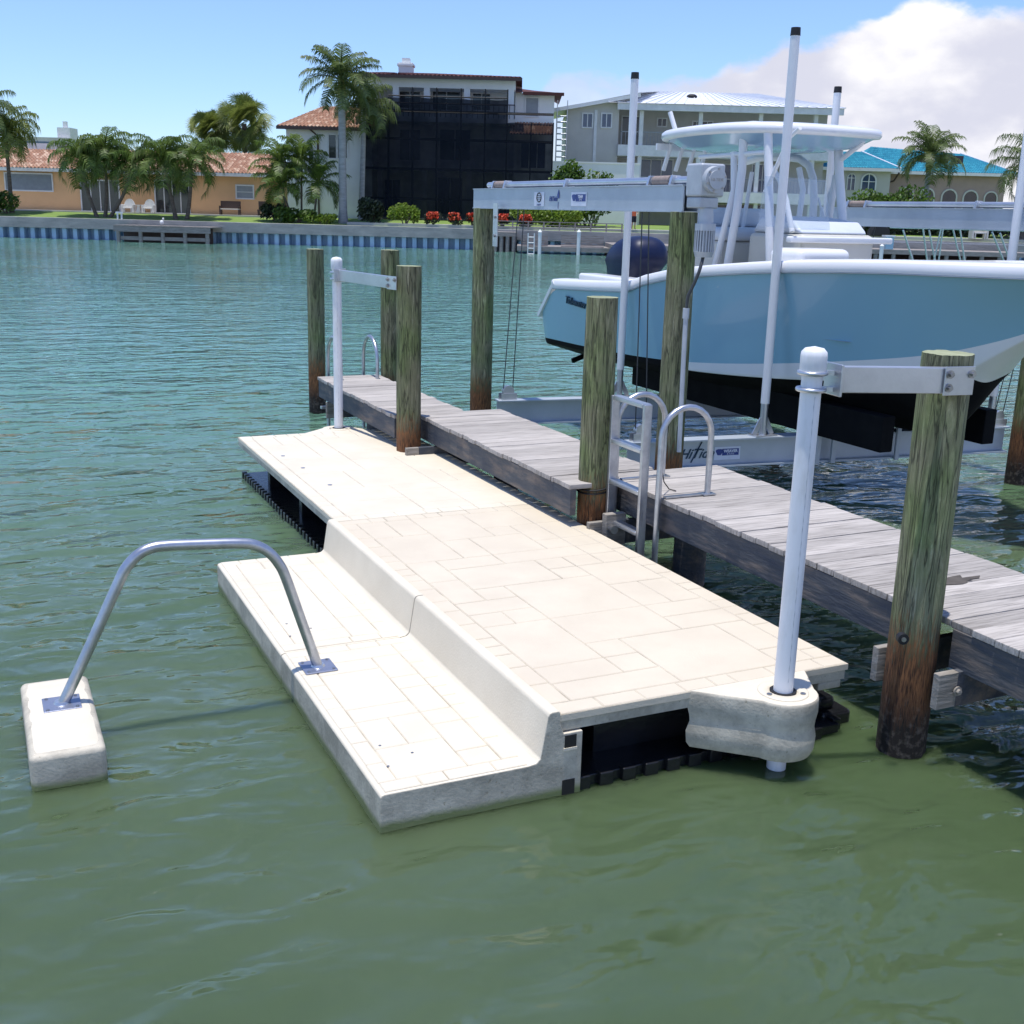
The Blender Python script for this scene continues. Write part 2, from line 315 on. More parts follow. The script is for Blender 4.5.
# ================================================================== WATER
def water():
    m = bpy.data.materials.new('canal_water'); m.use_nodes = True; nt = m.node_tree; nt.nodes.clear(); L = nt.links.new
    out = nd(nt, 'ShaderNodeOutputMaterial')
    g = nd(nt, 'ShaderNodeNewGeometry')
    def nz(sx, sy, scale, rot, det=3, dist=0):
        mp = nd(nt, 'ShaderNodeMapping'); mp.inputs['Scale'].default_value = (sx, sy, 1); mp.inputs['Rotation'].default_value = (0, 0, rot); L(g.outputs['Position'], mp.inputs[0])
        n = nd(nt, 'ShaderNodeTexNoise'); n.inputs['Scale'].default_value = scale; n.inputs['Detail'].default_value = det; n.inputs['Roughness'].default_value = .5; n.inputs['Distortion'].default_value = dist
        L(mp.outputs[0], n.inputs['Vector']); return n.outputs['Fac']
    big = nz(.55, 1.3, 1.1, R(25), 2, .4)
    mid = nz(.80, 1.4, 3.1, R(28), 2.2, .4)
    fine = nz(.85, 1.3, 10, R(14), 2, .3)
    # wind patches: calmer water close to us and near the far wall
    patch = nz(1, 1, .09, 0, 2)
    mr = nd(nt, 'ShaderNodeMapRange'); mr.inputs['From Min'].default_value = .35; mr.inputs['From Max'].default_value = .65; mr.inputs['To Min'].default_value = .55; mr.inputs['To Max'].default_value = 1.25; L(patch, mr.inputs[0])
    def mad(a, k, b=None):
        x = nd(nt, 'ShaderNodeMath', operation='MULTIPLY_ADD'); L(a, x.inputs[0]); x.inputs[1].default_value = k
        if b: L(b, x.inputs[2])
        else: x.inputs[2].default_value = 0
        return x.outputs[0]
    h = mad(big, WV[0]); h = mad(mid, WV[1], h); h = mad(fine, WV[2], h)
    spw = nd(nt, 'ShaderNodeSeparateXYZ'); L(g.outputs['Position'], spw.inputs[0]); fade = nd(nt, 'ShaderNodeMapRange'); fade.inputs['From Min'].default_value = 9; fade.inputs['From Max'].default_value = 45; fade.inputs['To Min'].default_value = 1; fade.inputs['To Max'].default_value = .6; L(spw.outputs['Y'], fade.inputs[0])
    hf = nd(nt, 'ShaderNodeMath', operation='MULTIPLY'); L(mr.outputs[0], hf.inputs[0]); L(fade.outputs[0], hf.inputs[1])
    hm = nd(nt, 'ShaderNodeMath', operation='MULTIPLY'); L(h, hm.inputs[0]); L(hf.outputs[0], hm.inputs[1])
    b = nd(nt, 'ShaderNodeBump'); b.inputs['Distance'].default_value = 1; b.inputs['Strength'].default_value = 1; L(hm.outputs[0], b.inputs['Height'])
    # murky body colour, changing slowly with silt; light diffuses inside it so shadows on it are soft
    silt = nz(1, 1, .35, .3, 4, .5)
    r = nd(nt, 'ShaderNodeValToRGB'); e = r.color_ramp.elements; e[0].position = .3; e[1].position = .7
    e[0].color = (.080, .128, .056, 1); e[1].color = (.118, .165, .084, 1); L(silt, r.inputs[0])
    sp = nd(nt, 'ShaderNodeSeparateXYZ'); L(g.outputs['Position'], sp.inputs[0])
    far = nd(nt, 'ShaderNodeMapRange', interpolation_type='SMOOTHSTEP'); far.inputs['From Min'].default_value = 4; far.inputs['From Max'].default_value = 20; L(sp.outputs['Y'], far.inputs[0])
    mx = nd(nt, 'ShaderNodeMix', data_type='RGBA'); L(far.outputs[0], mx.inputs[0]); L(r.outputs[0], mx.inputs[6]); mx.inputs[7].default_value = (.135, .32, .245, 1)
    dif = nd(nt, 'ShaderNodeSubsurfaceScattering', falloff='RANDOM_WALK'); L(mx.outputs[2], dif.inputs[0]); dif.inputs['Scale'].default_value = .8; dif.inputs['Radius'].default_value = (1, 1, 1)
    tr = nd(nt, 'ShaderNodeBsdfTransparent'); tr.inputs[0].default_value = (.85, .97, .75, 1)
    body = nd(nt, 'ShaderNodeMixShader'); body.inputs[0].default_value = .36; L(dif.outputs[0], body.inputs[1]); L(tr.outputs[0], body.inputs[2])
    gl = nd(nt, 'ShaderNodeBsdfGlossy'); gl.inputs['Roughness'].default_value = .05; L(b.outputs[0], gl.inputs['Normal'])
    fr = nd(nt, 'ShaderNodeFresnel'); fr.inputs['IOR'].default_value = 1.50; L(b.outputs[0], fr.inputs['Normal'])
    s = nd(nt, 'ShaderNodeMixShader'); L(fr.outputs[0], s.inputs[0]); L(body.outputs[0], s.inputs[1]); L(gl.outputs[0], s.inputs[2])
    L(s.outputs[0], out.inputs[0])
    va = nd(nt, 'ShaderNodeVolumeAbsorption'); va.inputs['Color'].default_value = (.35, .62, .30, 1); va.inputs['Density'].default_value = 2.6
    L(va.outputs[0], out.inputs['Volume'])
    xs = [-300, -150, -70, -30, -15, -9]+[-6+.085*i for i in range(230)]+[15, 18, 24, 35, 60, 120, 400]
    ys = [-60, -30, -12, -5, -2]+[-.5+.085*i for i in range(215)]+[19, 21, 24, 28, 34, 42, 55, 75, 120, 500]
    def hz_(x, y):
        f = max(0, min(1, (x+6)/2, (13.5-x)/2, (y+.5)/1.5, (17.5-y)/4))
        return f*(.013*noise.noise(Vector((x*1.0+y*.45, y*1.7-x*.5, 0)))+.006*noise.noise(Vector((x*2.6+y, y*4.0-x, 4))))
    nx, ny = len(xs), len(ys); vs = [(x, y, hz_(x, y)) for y in ys for x in xs]
    mb = MB(); mb.add(vs, [(j*nx+i, j*nx+i+1, (j+1)*nx+i+1, (j+1)*nx+i) for j in range(ny-1) for i in range(nx-1)], True)
    rim = [i for i in range(nx)]+[(j+1)*nx-1 for j in range(1, ny)]+[(ny-1)*nx+i for i in range(nx-2, -1, -1)]+[j*nx for j in range(ny-2, 0, -1)]
    k0 = len(mb.v); mb.v += [Vector((mb.v[i].x, mb.v[i].y, -3.0)) for i in rim]; nr_ = len(rim)
    for i in range(nr_): mb.f.append((rim[i], k0+i, k0+(i+1) % nr_, rim[(i+1) % nr_])); mb.mi.append(0); mb.sm.append(False)
    mb.f.append(tuple(k0+i for i in range(nr_-1, -1, -1))); mb.mi.append(0); mb.sm.append(False)
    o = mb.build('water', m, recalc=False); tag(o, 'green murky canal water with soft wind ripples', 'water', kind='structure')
    sb = MB(); sb.box(-320, 420, -80, 520, -4.0, -3.02)
    tag(sb.build('ground', mat('silt_bottom', (.05, .06, .03), rough=1)), kind='structure')
WV = (.13, .070, .0035)
water()

# ================================================================== FLOATING DOCK
XL, XR, YN, YF, YJ, ZT = 2.184, 3.784, 4.05, 10.683, 7.45, .388
fd = thing('floating_dock', 'cream moulded floating dock with paver pattern and a low side step', 'floating dock', (2.9, 7.3, 0))
def ashlar(mb, x0, x1, y0, y1, z, g=.0055, u=.2, border=.11, rnd=None, lift=.003):
    rnd = rnd or random
    def tile(a, b, c, d):
        mb.m = 0
        j = g*rnd.uniform(.35, 1)
        t = .004
        vs = [(a+j, c+j, z-.004), (b-j, c+j, z-.004), (b-j, d-j, z-.004), (a+j, d-j, z-.004), (a+j+t, c+j+t, z), (b-j-t, c+j+t, z), (b-j-t, d-j-t, z), (a+j+t, d-j-t, z)]
        mb.add(vs, [(4,5,6,7),(0,1,5,4),(1,2,6,5),(2,3,7,6),(3,0,4,7)])
    # border course
    def course(a, b, horiz, c, d):
        p = a
        while p < b-.02:
            q = min(b, p+rnd.choice((.12, .17, .22)))
            if b-q < .06: q = b
            tile(*((p, q, c, d) if horiz else (c, d, p, q))); p = q
    course(x0, x1, True, y0, y0+border); course(x0, x1, True, y1-border, y1)
    course(y0+border, y1-border, False, x0, x0+border); course(y0+border, y1-border, False, x1-border, x1)
    X0, X1, Y0, Y1 = x0+border, x1-border, y0+border, y1-border
    nx, ny = round((X1-X0)/u), round((Y1-Y0)/u); ux, uy = (X1-X0)/nx, (Y1-Y0)/ny
    used = set()
    for j in range(ny):
        for i in range(nx):
            if (i, j) in used: continue
            opts = [(3,2),(2,2),(2,3),(2,1),(1,2),(1,1),(3,1),(3,3)]; rnd.shuffle(opts)
            opts.append((1,1))
            for w, h in opts:
                if w*h == 1 and opts[-1] is not (1,1) and rnd.random() < .6 and (w, h) != opts[-1]: continue
                cells = [(i+a, j+b) for a in range(w) for b in range(h)]
                if all(c not in used and c[0] < nx and c[1] < ny for c in cells):
                    used.update(cells); tile(X0+i*ux, X0+(i+w)*ux, Y0+j*uy, Y0+(j+h)*uy); break
rnd = random.Random(3)
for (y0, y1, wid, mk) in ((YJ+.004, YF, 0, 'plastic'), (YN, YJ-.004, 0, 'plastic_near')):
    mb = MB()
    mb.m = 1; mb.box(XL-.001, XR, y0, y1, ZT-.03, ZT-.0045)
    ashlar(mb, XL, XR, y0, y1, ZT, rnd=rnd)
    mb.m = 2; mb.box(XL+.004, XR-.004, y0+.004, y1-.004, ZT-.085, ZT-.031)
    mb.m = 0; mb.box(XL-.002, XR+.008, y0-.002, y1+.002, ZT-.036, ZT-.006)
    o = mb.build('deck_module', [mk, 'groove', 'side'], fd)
# under-structure: black ribbed pontoon with a ledge at the water
mb = MB()
mb.box(XL+.30, XR-.12, YN+.22, YF-.12, -.25, ZT-.086)
mb.box(XL+.04, XR+.02, YN+.03, YF-.03, -.25, .045)
y = YN+.05
k = 0
while y < YF-.08:
    mb.box(XL+.015, XL+.06, y, y+.05, -.05, .06); mb.box(XR+.0, XR+.05, y, y+.05, -.05, .06); y += .1
x = XL+.1
while x < XR-.1:
    mb.box(x, x+.07, YN+.0, YN+.045, -.06, .058); x += .12
for y in (YN+1.1, YN+2.3, YJ+.2, YJ+1.4, YJ+2.5): mb.box(XL+.12, XL+.301, y, y+.08, .04, ZT-.088)
mb.build('pontoon', 'black_plastic', fd, bevel=.006)
# right-hand lower black fitting near the bulb
mb = MB(); mb.box(XR-.03, XR+.16, YN+.10, YN+.38, -.08, .07); mb.box(XR-.03, XR+.08, YN+.14, YN+.30, .068, .14); mb.build('connector', 'black_plastic', fd, bevel=.02)
mb = MB(); mb.box(XR-.16, XR-.02, YN+.006, YN+.2, ZT-.13, ZT-.087); mb.build('corner_block', 'side', fd, bevel=.008)
# pole guide pods
def pod(cx, cy, out, back, zt=ZT, sgn=-1):
    # rounded triangular pod; centre of pole hole at cx,cy; attaches to the deck edge at y=back
    pts = []
    r = .165
    for k in range(15):
        a = R(200)+R(150)*k/14
        pts.append((cx+r*math.cos(a), cy+sgn*-1*r*math.sin(a)))
    L = [(cx-.41, back)]+pts+[(cx+.27, back)]
    return L
def build_pod(cx, cy, back, sgn):
    poly = pod(cx, cy, 0, back, sgn=sgn)
    cen = Vector((cx, (cy+back)/2))
    levels = [(.10, .93), (.13, .985), (.19, 1.0), (.235, .955), (.265, .965), (.31, 1.0), (.372, .995), (.383, .985), (.386, .965)]
    mb = MB(); vs = []; n = len(poly)
    for z, s in levels:
        for p in poly:
            q = cen+(Vector(p)-cen)*s
            if abs(p[1]-back) < 1e-6: q.y = back
            vs.append((q.x, q.y, z))
    fs = []
    for i in range(len(levels)-1):
        for k in range(n-1): fs.append((i*n+k, i*n+k+1, (i+1)*n+k+1, (i+1)*n+k))
    mb.m = 1; mb.add(vs, fs, True)
    mb.m = 0; mb.add(vs[-n:], [tuple(range(n))]); mb.m = 1; mb.add(vs[:n], [tuple(reversed(range(n)))])
    o = mb.build('pole_guide', ['plastic', 'side'], fd)
    m2 = MB()
    ring = []
    for rr, z in ((.118, .3862), (.118, .3900), (.112, .3925), (.068, .3925), (.062, .380), (.062, .30)):
        ring.append([(cx+rr*math.cos(2*math.pi*k/36), cy+rr*math.sin(2*math.pi*k/36), z) for k in range(36)])
    m2.add([v for r_ in ring for v in r_], [(i*36+k, i*36+(k+1) % 36, (i+1)*36+(k+1) % 36, (i+1)*36+k) for i in range(len(ring)-1) for k in range(36)], True)
    m2.build('collar_disc', 'plastic', o, recalc=True)
    for a in (60, 190, 310):
        m3 = MB(); c = (cx+.092*math.cos(R(a)), cy+.092*math.sin(R(a))); m3.tube([(c[0], c[1], .392), (c[0], c[1], .397)], .013, 10); m3.build('bolt_head', 'steel', o)
    m4 = MB(); m4.tube([(cx, cy, .3885), (cx, cy, .3933)], [.0625, .0625], 32, cap=False); m4.tube([(cx, cy, .384), (cx, cy, .3935)], [.0615, .0615], 32); m4.build('hole', 'rubber', o)
PNX, PNY = 3.262, 3.885
PFX, PFY = 3.215, 10.84
build_pod(PNX, PNY, YN+.004, -1)
build_pod(PFX, PFY, YF-.004, 1)
# step modules
XS, ZS = 1.353, .172
prof = [(XS+.01, -.18), (XS, -.12), (XS, ZS-.015), (XS+.006, ZS-.004), (XS+.02, ZS), (2.03, ZS), (2.07, ZS+.006), (2.088, ZS+.024), (2.118, ZT+.0), (2.128, ZT+.016), (2.14, ZT+.020), (2.170, ZT+.020), (2.18, ZT+.014), (2.1815, .35), (2.20, .296), (2.295, .296), (2.295, -.18)]
for (y0, y1, mk) in ((YN-.012, 5.705, 'plastic'), (5.712, 7.456, 'plastic')):
    mb = MB(); mb.prism(prof, 'y', y0, y1)
    n = len(prof)
    # end cap and outer skirt get the grubby side material
    mb.mi[0] = 1; mb.mi[1] = 1
    for q in (2, 3): mb.mi[q] = 1
    o = mb.build('step_module', [mk, 'side'], fd, bevel=.006)
    mb = MB(); mb.m = 1; mb.box(XS+.03, 2.02, y0+.02, y1-.012, ZS-.002, ZS+.0012)
    mb.m = 0
    ashlar(mb, XS+.022, 2.032, y0+.012, y1-.006, ZS+.0055, rnd=rnd, u=.155, border=.085, g=.004)
    mb.build('tread_surface', [mk, 'groove'], o)
    if y0 < 5:
        mb = MB(); mb.box(2.205, 2.262, y0-.003, y0+.03, .225, .285); mb.build('drain_slot', 'rubber', o)
        mb = MB(); mb.box(2.20, 2.262, y0-.003, y0+.03, -.05, .07); mb.build('drain_slot', 'rubber', o)
        mb = MB(); mb.box(2.20, 2.266, y0-.006, y0+.001, .214, .226); mb.build('slot_lip', 'plastic', o)
    for i, (dx, dy) in enumerate(((.11, .22), (.14, .42), (.25, .30))):
        mb = MB(); mb.tube([(XS+dx, y0+dy, ZS+.004), (XS+dx, y0+dy, ZS+.0072)], .007, 8); mb.build('screw_head', 'steel', o)
# small fittings on the upper deck
for (px, py) in ((283, 456), (303, 468), (330, 485)):
    p = at(px, py, 'z', ZT); mb = MB(); mb.tube([(p.x, p.y, ZT-.002), (p.x, p.y, ZT+.003)], .018, 12); mb.build('fitting_cap', 'plate', fd)

# ================================================================== guide poles with caps
def guide_pole(x, y, ztop, label, r=.045, seams=True):
    t = thing('guide_pole', label, 'pole', (x, y, 0), group='white guide poles holding the floating dock')
    mb = MB(); mb.tube([(x, y, -1.2), (x, y, ztop-.05)], r, 24); mb.build('pipe', 'pvc', t)
    mb = MB(); prof = [(r*1.0, -.115), (r*1.2, -.105), (r*1.25, -.10), (r*1.28, -.03), (r*1.22, -.012), (r*.9, .004), (.001, .012)]
    n = 24; vs = [(x+rr*math.cos(2*math.pi*k/n), y+rr*math.sin(2*math.pi*k/n), ztop+z) for rr, z in prof for k in range(n)]
    mb.add(vs, [(i*n+k, i*n+(k+1) % n, (i+1)*n+(k+1) % n, (i+1)*n+k) for i in range(len(prof)-1) for k in range(n)], True)
    mb.build('pipe_cap', 'pvc', t)
    a = R(-105); mb = MB(); mb.tube([(x+(r+.0002)*math.cos(a+.02*math.sin(k*1.7)), y+(r+.0002)*math.sin(a+.02*math.sin(k*1.7)), .45+(ztop-.65)*k/60) for k in range(61)], [.0016 if (k*7) % 5 < 2 else .0004 for k in range(61)], 5)
    mb.build('printed_line', 'lift_grey', t)
    return t
zt_near = at(815, 349, 'y', PNY).z
guide_pole(PNX, PNY, zt_near, 'white plastic pole with domed cap rising from the near corner of the floating dock')
zt_far = at(340, 258, 'y', PFY).z
guide_pole(PFX, PFY, zt_far, 'white plastic pole with domed cap at the far end of the floating dock', r=.044)

# ================================================================== pilings
def pile_obj(x, y, ztop, r, label, zb=-1.5, lean=(0, 0), seed=0, group='round timber pilings'):
    rr = random.Random(seed)
    mb = MB(); n = 36; lv = 34; vs = []
    for j in range(lv+1):
        z = zb+(ztop-zb)*j/lv; rad = r*(1.04-.06*j/lv)
        for k in range(n):
            a = 2*math.pi*k/n
            d = noise.noise(Vector((math.cos(a)*1.6+seed, math.sin(a)*1.6, z*.35)))*.075+noise.noise(Vector((math.cos(a)*6+seed, math.sin(a)*6, z*1.1)))*.028
            q = rad*(1+d)
            vs.append((x+lean[0]*z+q*math.cos(a), y+lean[1]*z+q*math.sin(a), z+(noise.noise(Vector((math.cos(a)*4, math.sin(a)*4, seed)))*.003 if j == lv else 0)))
    mb.add(vs, [(j*n+k, j*n+(k+1) % n, (j+1)*n+(k+1) % n, (j+1)*n+k) for j in range(lv) for k in range(n)], True)
    top = vs[-n:]; c = (x+lean[0]*ztop, y+lean[1]*ztop, ztop+.006)
    mb.m = 1; mb.add(top+[c], [(k, (k+1) % n, n) for k in range(n)])
    o = mb.build('wood_piling', ['pile', 'pile_top'])
    return tag(o, label, 'piling', group)
PRX, PRY = 3.95, 3.80
PRT = at(947, 353, 'y', PRY).z
pile_obj(PRX, PRY, PRT, .113, 'thick green timber piling at the right front with a metal bracket near its top', seed=1)
P6 = (3.90, 6.86, at(607, 297, 'y', 6.86).z)
pile_obj(*P6, .112, 'green timber piling beside the near ladder, at the bend of the wooden dock', seed=2)
P2 = (3.50, 9.60, at(410, 266, 'x', 3.50).z)
pile_obj(*P2, .112, 'timber piling with the far metal bracket, at the far right corner of the floating dock', seed=3)
p = at(390, 250, 'x', 4.26)
pile_obj(4.26, p.y, p.z, .104, 'timber piling half hidden behind the bracketed piling at the far end of the wooden dock', seed=4)
p = at(315, 249, 'y', 14.0)
pile_obj(p.x, 14.0, p.z, .106, 'leftmost timber piling, standing past the far end of the wooden dock', seed=5)
LX = 5.2
y3 = at(484.5, 207, 'x', LX).y; y4 = at(684, 215, 'x', LX).y
pile_obj(LX, y3, 2.545, .122, 'timber piling under the far end of the boat lift top beam', seed=6)
pile_obj(LX, y4, 2.545, .112, 'timber piling with a grey conduit, under the boat lift gearbox', seed=7)
pile_obj(9.42, 7.95, 2.45, .13, 'shaded timber piling behind the bow of the lifted boat at the right edge', seed=8)
pile_obj(9.5, 12.0, 2.45, .13, 'timber piling mostly hidden behind the lifted boat', seed=9)

# hub fitting and black ring on the near pile -> small fittings belong to the bracket thing
# ================================================================== bracket arms (pile to guide pole)
def arm(px_, py_, pr, polex, poley, polr, z0, z1, label, side):
    # plate on the pile face turned toward the camera, hollow bar to the pole, two hoops round the pole
    t = thing('bracket_arm', label, 'bracket', (px_, py_, z0), group='aluminium bracket arms between pilings and guide poles')
    pc = Vector((polex, poley, 0)); pl = Vector((px_, py_, 0)); d = (pl-pc).normalized(); nrm = Vector((d.y, -d.x, 0))
    if nrm.dot(Vector((0, 0, 0))-pl) < 0: nrm = -nrm
    zc = (z0+z1)/2; h = z1-z0
    off = nrm*(pr+.012)
    a = pc+d*(polr+.055)+off*.0+nrm*.02; b = pl+off-d*pr*.75
    A = Vector((a.x, a.y, zc)); B = Vector((b.x, b.y, zc))
    mb = MB(); mb.bar(A, B, .045, h, (0, 0, 1)); mb.build('arm_bar', 'alu', t, bevel=.004)
    P0 = pl+off-d*pr*1.15; P1 = pl+off+d*pr*.25
    off2 = nrm*.028
    mb = MB(); mb.bar(Vector((P0.x+off2.x, P0.y+off2.y, zc)), Vector((P1.x+off2.x, P1.y+off2.y, zc)), .008, h+.012); o = mb.build('pile_plate', 'alu', t, bevel=.002)
    for (s, zz) in ((-.95, .26), (-.95, -.26), (.08, .26)):
        q = pl+off+off2+d*pr*s; c = Vector((q.x, q.y, zc+zz*h))
        m3 = MB(); m3.tube([c, c+nrm*.010], .019, 16); m3.m = 1; m3.tube([c+nrm*.0101, c+nrm*.024], .011, 6, smooth=False); m3.build('bolt', ['steel', 'steel'], o)
    mb = MB(); q = pc+d*(polr+.05)+nrm*.02; mb.bar(Vector((q.x, q.y, z0-.012)), Vector((q.x, q.y, z1+.012)), .012, .13, nrm); mb.build('hinge_plate', 'alu', t, bevel=.003)
    for zz in (z0+.012, z1-.03):
        mb = MB(); pts = []
        for k in range(25):
            aa = 2*math.pi*k/24; pts.append((polex+(polr+.013)*math.cos(aa), poley+(polr+.013)*math.sin(aa), zz))
        mb.tube(pts, .010, 8, cap=False); mb.bar((polex+d.x*(polr+.01), poley+d.y*(polr+.01), zz), (q.x, q.y, zz), .03, .02); mb.build('pole_ring', 'alu', t)
    return t
zb1 = at(850, 392, 'y', PNY-.05).z; zb2 = at(850, 366, 'y', PNY-.05).z
arm(PRX, PRY, .110, PNX, PNY, .045, zb1, zb2, 'silver bracket arm from the right front piling to the near white pole', 1)
zb1 = at(375, 284.5, 'y', 10.2).z; zb2 = at(375, 273, 'y', 10.2).z
arm(P2[0], P2[1], .108, PFX, PFY, .044, zb1, zb2, 'silver bracket arm from the far piling to the far white pole', 1)

# ================================================================== WOODEN DOCK
ZW = .69
wd = thing('wooden_dock', 'weathered grey plank dock running behind the floating dock', 'dock', (4.3, 6.5, 0))
secs = (('D', 3.415, 4.13, 9.78, 12.32), ('A', 3.65, 4.50, 7.03, 9.80), ('B', 4.065, 5.03, -.6, 7.0))
rw = random.Random(11)
for nm, x0, x1, y0, y1 in secs:
    mb = MB(); y = y1; bw = .137
    while y > y0+.02:
        w = bw; ya = max(y-w+.003, y0)
        jx0 = rw.uniform(-.008, .012); jx1 = rw.uniform(-.012, .012); dz = rw.uniform(-.003, .003)
        xx0 = x0+jx0
        if nm == 'B' and ya < PRY+.17 and y > PRY-.10: xx0 = PRX+.135
        mb.box(xx0, x1+jx1, ya, y-.002, ZW-.035+dz, ZW+dz)
        y -= w
    o = mb.build('deck_section', 'deck', wd, bevel=.004)
    mb = MB()
    ff = x0+.012
    if nm == 'B':
        mb.box(ff, ff+.045, y0, PRY-.11, ZW-.23, ZW-.037); mb.box(ff, ff+.045, PRY+.02, y1-.01, ZW-.23, ZW-.037)
    else: mb.box(ff, ff+.045, y0, y1-.01, ZW-.22, ZW-.037)
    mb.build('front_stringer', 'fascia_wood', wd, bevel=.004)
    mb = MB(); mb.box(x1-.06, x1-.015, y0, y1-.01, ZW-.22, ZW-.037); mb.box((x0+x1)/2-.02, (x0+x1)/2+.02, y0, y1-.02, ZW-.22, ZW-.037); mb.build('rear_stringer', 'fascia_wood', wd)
mb = MB(); mb.box(3.66, 4.05, 6.90, 7.028, ZW-.036, ZW-.002); mb.box(3.655, 4.05, 6.77, 6.896, ZW-.035, ZW); mb.build('filler_board', 'deck', wd, bevel=.004)
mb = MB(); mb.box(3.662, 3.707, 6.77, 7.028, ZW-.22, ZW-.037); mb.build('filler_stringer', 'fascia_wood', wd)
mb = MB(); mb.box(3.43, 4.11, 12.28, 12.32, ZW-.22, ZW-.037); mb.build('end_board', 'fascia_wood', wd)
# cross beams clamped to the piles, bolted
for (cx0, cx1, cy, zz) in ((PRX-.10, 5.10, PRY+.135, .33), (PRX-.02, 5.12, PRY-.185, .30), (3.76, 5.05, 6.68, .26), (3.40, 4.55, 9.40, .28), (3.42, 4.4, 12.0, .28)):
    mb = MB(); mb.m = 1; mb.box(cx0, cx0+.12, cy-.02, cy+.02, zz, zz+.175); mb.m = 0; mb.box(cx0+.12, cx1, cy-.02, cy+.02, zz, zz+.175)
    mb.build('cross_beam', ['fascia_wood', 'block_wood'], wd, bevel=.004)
mb = MB(); mb.tube([(PRX+.09, PRY-.20, .385), (PRX+.09, PRY-.235, .385)], .013, 8); mb.tube([(PRX+.09, PRY-.215, .385), (PRX+.09, PRY-.222, .385)], .024, 12); mb.build('bolt', 'block_wood', wd)
for (x, y) in ((4.42, 6.38), (4.62, 3.45), (4.3, 9.2), (4.0, 12.0)):
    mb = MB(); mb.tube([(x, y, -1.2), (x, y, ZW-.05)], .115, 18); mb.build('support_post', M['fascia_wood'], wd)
mb = MB(); pts = []
c = at(958, 580, 'z', ZW+.0045)
rs = random.Random(2)
for k in range(22):
    a = 2*math.pi*k/22; q = 1+.8*noise.noise(Vector((math.cos(a)*2.5, math.sin(a)*2.5, 3)))+rs.uniform(-.15, .15)
    pts.append((c.x+.14*q*math.cos(a), c.y+.05*q*math.sin(a), ZW+.0045))
mb.add(pts, [tuple(range(22))]); mb.build('stain_patch', 'stain', wd, recalc=False)

# small fittings on pilings
t = thing('pile_fitting', 'small black rubber hub bolted low on the right front piling', 'fitting', (PRX-.03, PRY-.13, .56))
hp = at(901, 637, 'y', PRY-.109)
mb = MB(); mb.tube([hp, hp+Vector((-.012, -.03, 0))], .026, 18); mb.build('hub', 'rubber', t)
mb = MB(); mb.tube([hp+Vector((-.012, -.03, 0)), hp+Vector((-.014, -.035, 0))], .011, 12); mb.build('centre_bolt', 'steel', t)
for i, (X, Y, z, r_) in enumerate(((P6[0], P6[1], .63, .118),)):
    mb = MB()
    for dz in (0, .025): mb.tube([(X+(r_+.004)*math.cos(a), Y+(r_+.004)*math.sin(a), z+dz+.02*math.sin(a*1.0+1)) for a in [2*math.pi*k/28 for k in range(29)]], .006, 6, cap=False)
    tag(mb.build('rope', 'rubber'), 'dark rope wrapped round the piling beside the near ladder', 'rope')
t = thing('pile_clamp_block', 'bleached timber blocks bolted to the piling beside the near ladder', 'timber block', (3.8, 6.62, .3))
mb = MB(); mb.box(3.86, 4.02, 6.60, 6.66, .27, .50); mb.build('block', 'block_wood', t, bevel=.006)
mb = MB(); mb.tube([(3.90, 6.60, .40), (3.90, 6.55, .40)], .03, 12); mb.build('bolt', 'steel', t)

# ================================================================== LADDERS
def hoop(mb, x0, x1, y, ztop, zb0, zb1, r=.021, yaxis=False):
    rad = (x1-x0)/2; xc = (x0+x1)/2; pts = [(x0, zb0)]
    for k in range(13):
        a = math.pi-math.pi*k/12; pts.append((xc+rad*math.cos(a), ztop-rad+rad*math.sin(a)))
    pts.append((x1, zb1))
    mb.tube([(y, p[0], p[1]) if yaxis else (p[0], y, p[1]) for p in pts], r, 14)
ld = thing('dock_ladder', 'aluminium ladder with two tall handrail hoops, raised beside the green piling', 'ladder', (4.0, 6.5, .2))
hz = at(680, 405, 'y', 6.30).z
for yy in (6.21, 6.78):
    mb = MB(); hoop(mb, 4.02, 4.41, yy, hz, .12, ZW); o = mb.build('handrail_hoop', 'galv', ld)
    m3 = MB(); m3.box(4.36, 4.46, yy-.035, yy+.035, ZW+.004, ZW+.012); m3.box(4.07, 4.42, yy-.018, yy+.018, ZW+.004, ZW+.014); m3.build('foot_plate', 'galv', o)
LZ = [at(614, q_, 'x', 3.95).z for q_ in (396, 440, 481, 521)]
for yy in (6.29, 6.71):
    mb = MB(); mb.bar((3.95, yy, .10), (3.95, yy, 1.315), .03, .06, (1, 0, 0)); mb.build('side_rail', 'galv', ld, bevel=.005)
for zz in LZ:
    mb = MB(); mb.box(3.92, 3.99, 6.31, 6.69, zz-.018, zz+.012); mb.build('rung', 'alu', ld, bevel=.005)
mb = MB(); pts = [at(662, 470, 'y', 6.3), at(664, 482, 'y', 6.3), at(669, 489, 'z', ZW+.01), at(676, 491, 'z', ZW+.008)]
mb.tube(pts, .004, 6); mb.build('tether_cord', 'rubber', ld)
lf = thing('end_ladder', 'pair of small aluminium ladder hoops at the far end of the wooden dock', 'ladder', (3.8, 12.3, .6))
for xx, (pa, pb_) in ((at(332, 376, 'z', ZW).x, (0, 0)), (at(373, 377, 'z', ZW).x, (0, 0))):
    mb = MB(); hoop(mb, 12.0, 12.50, xx, at(370, 337, 'y', 12.2).z, ZW, .05, r=.02, yaxis=True); mb.build('handrail_hoop', 'galv', lf)
mb = MB()
for zz in (.55, .3): mb.box(3.5, 4.0, 12.46, 12.52, zz, zz+.03)
mb.build('rung', 'alu', lf)

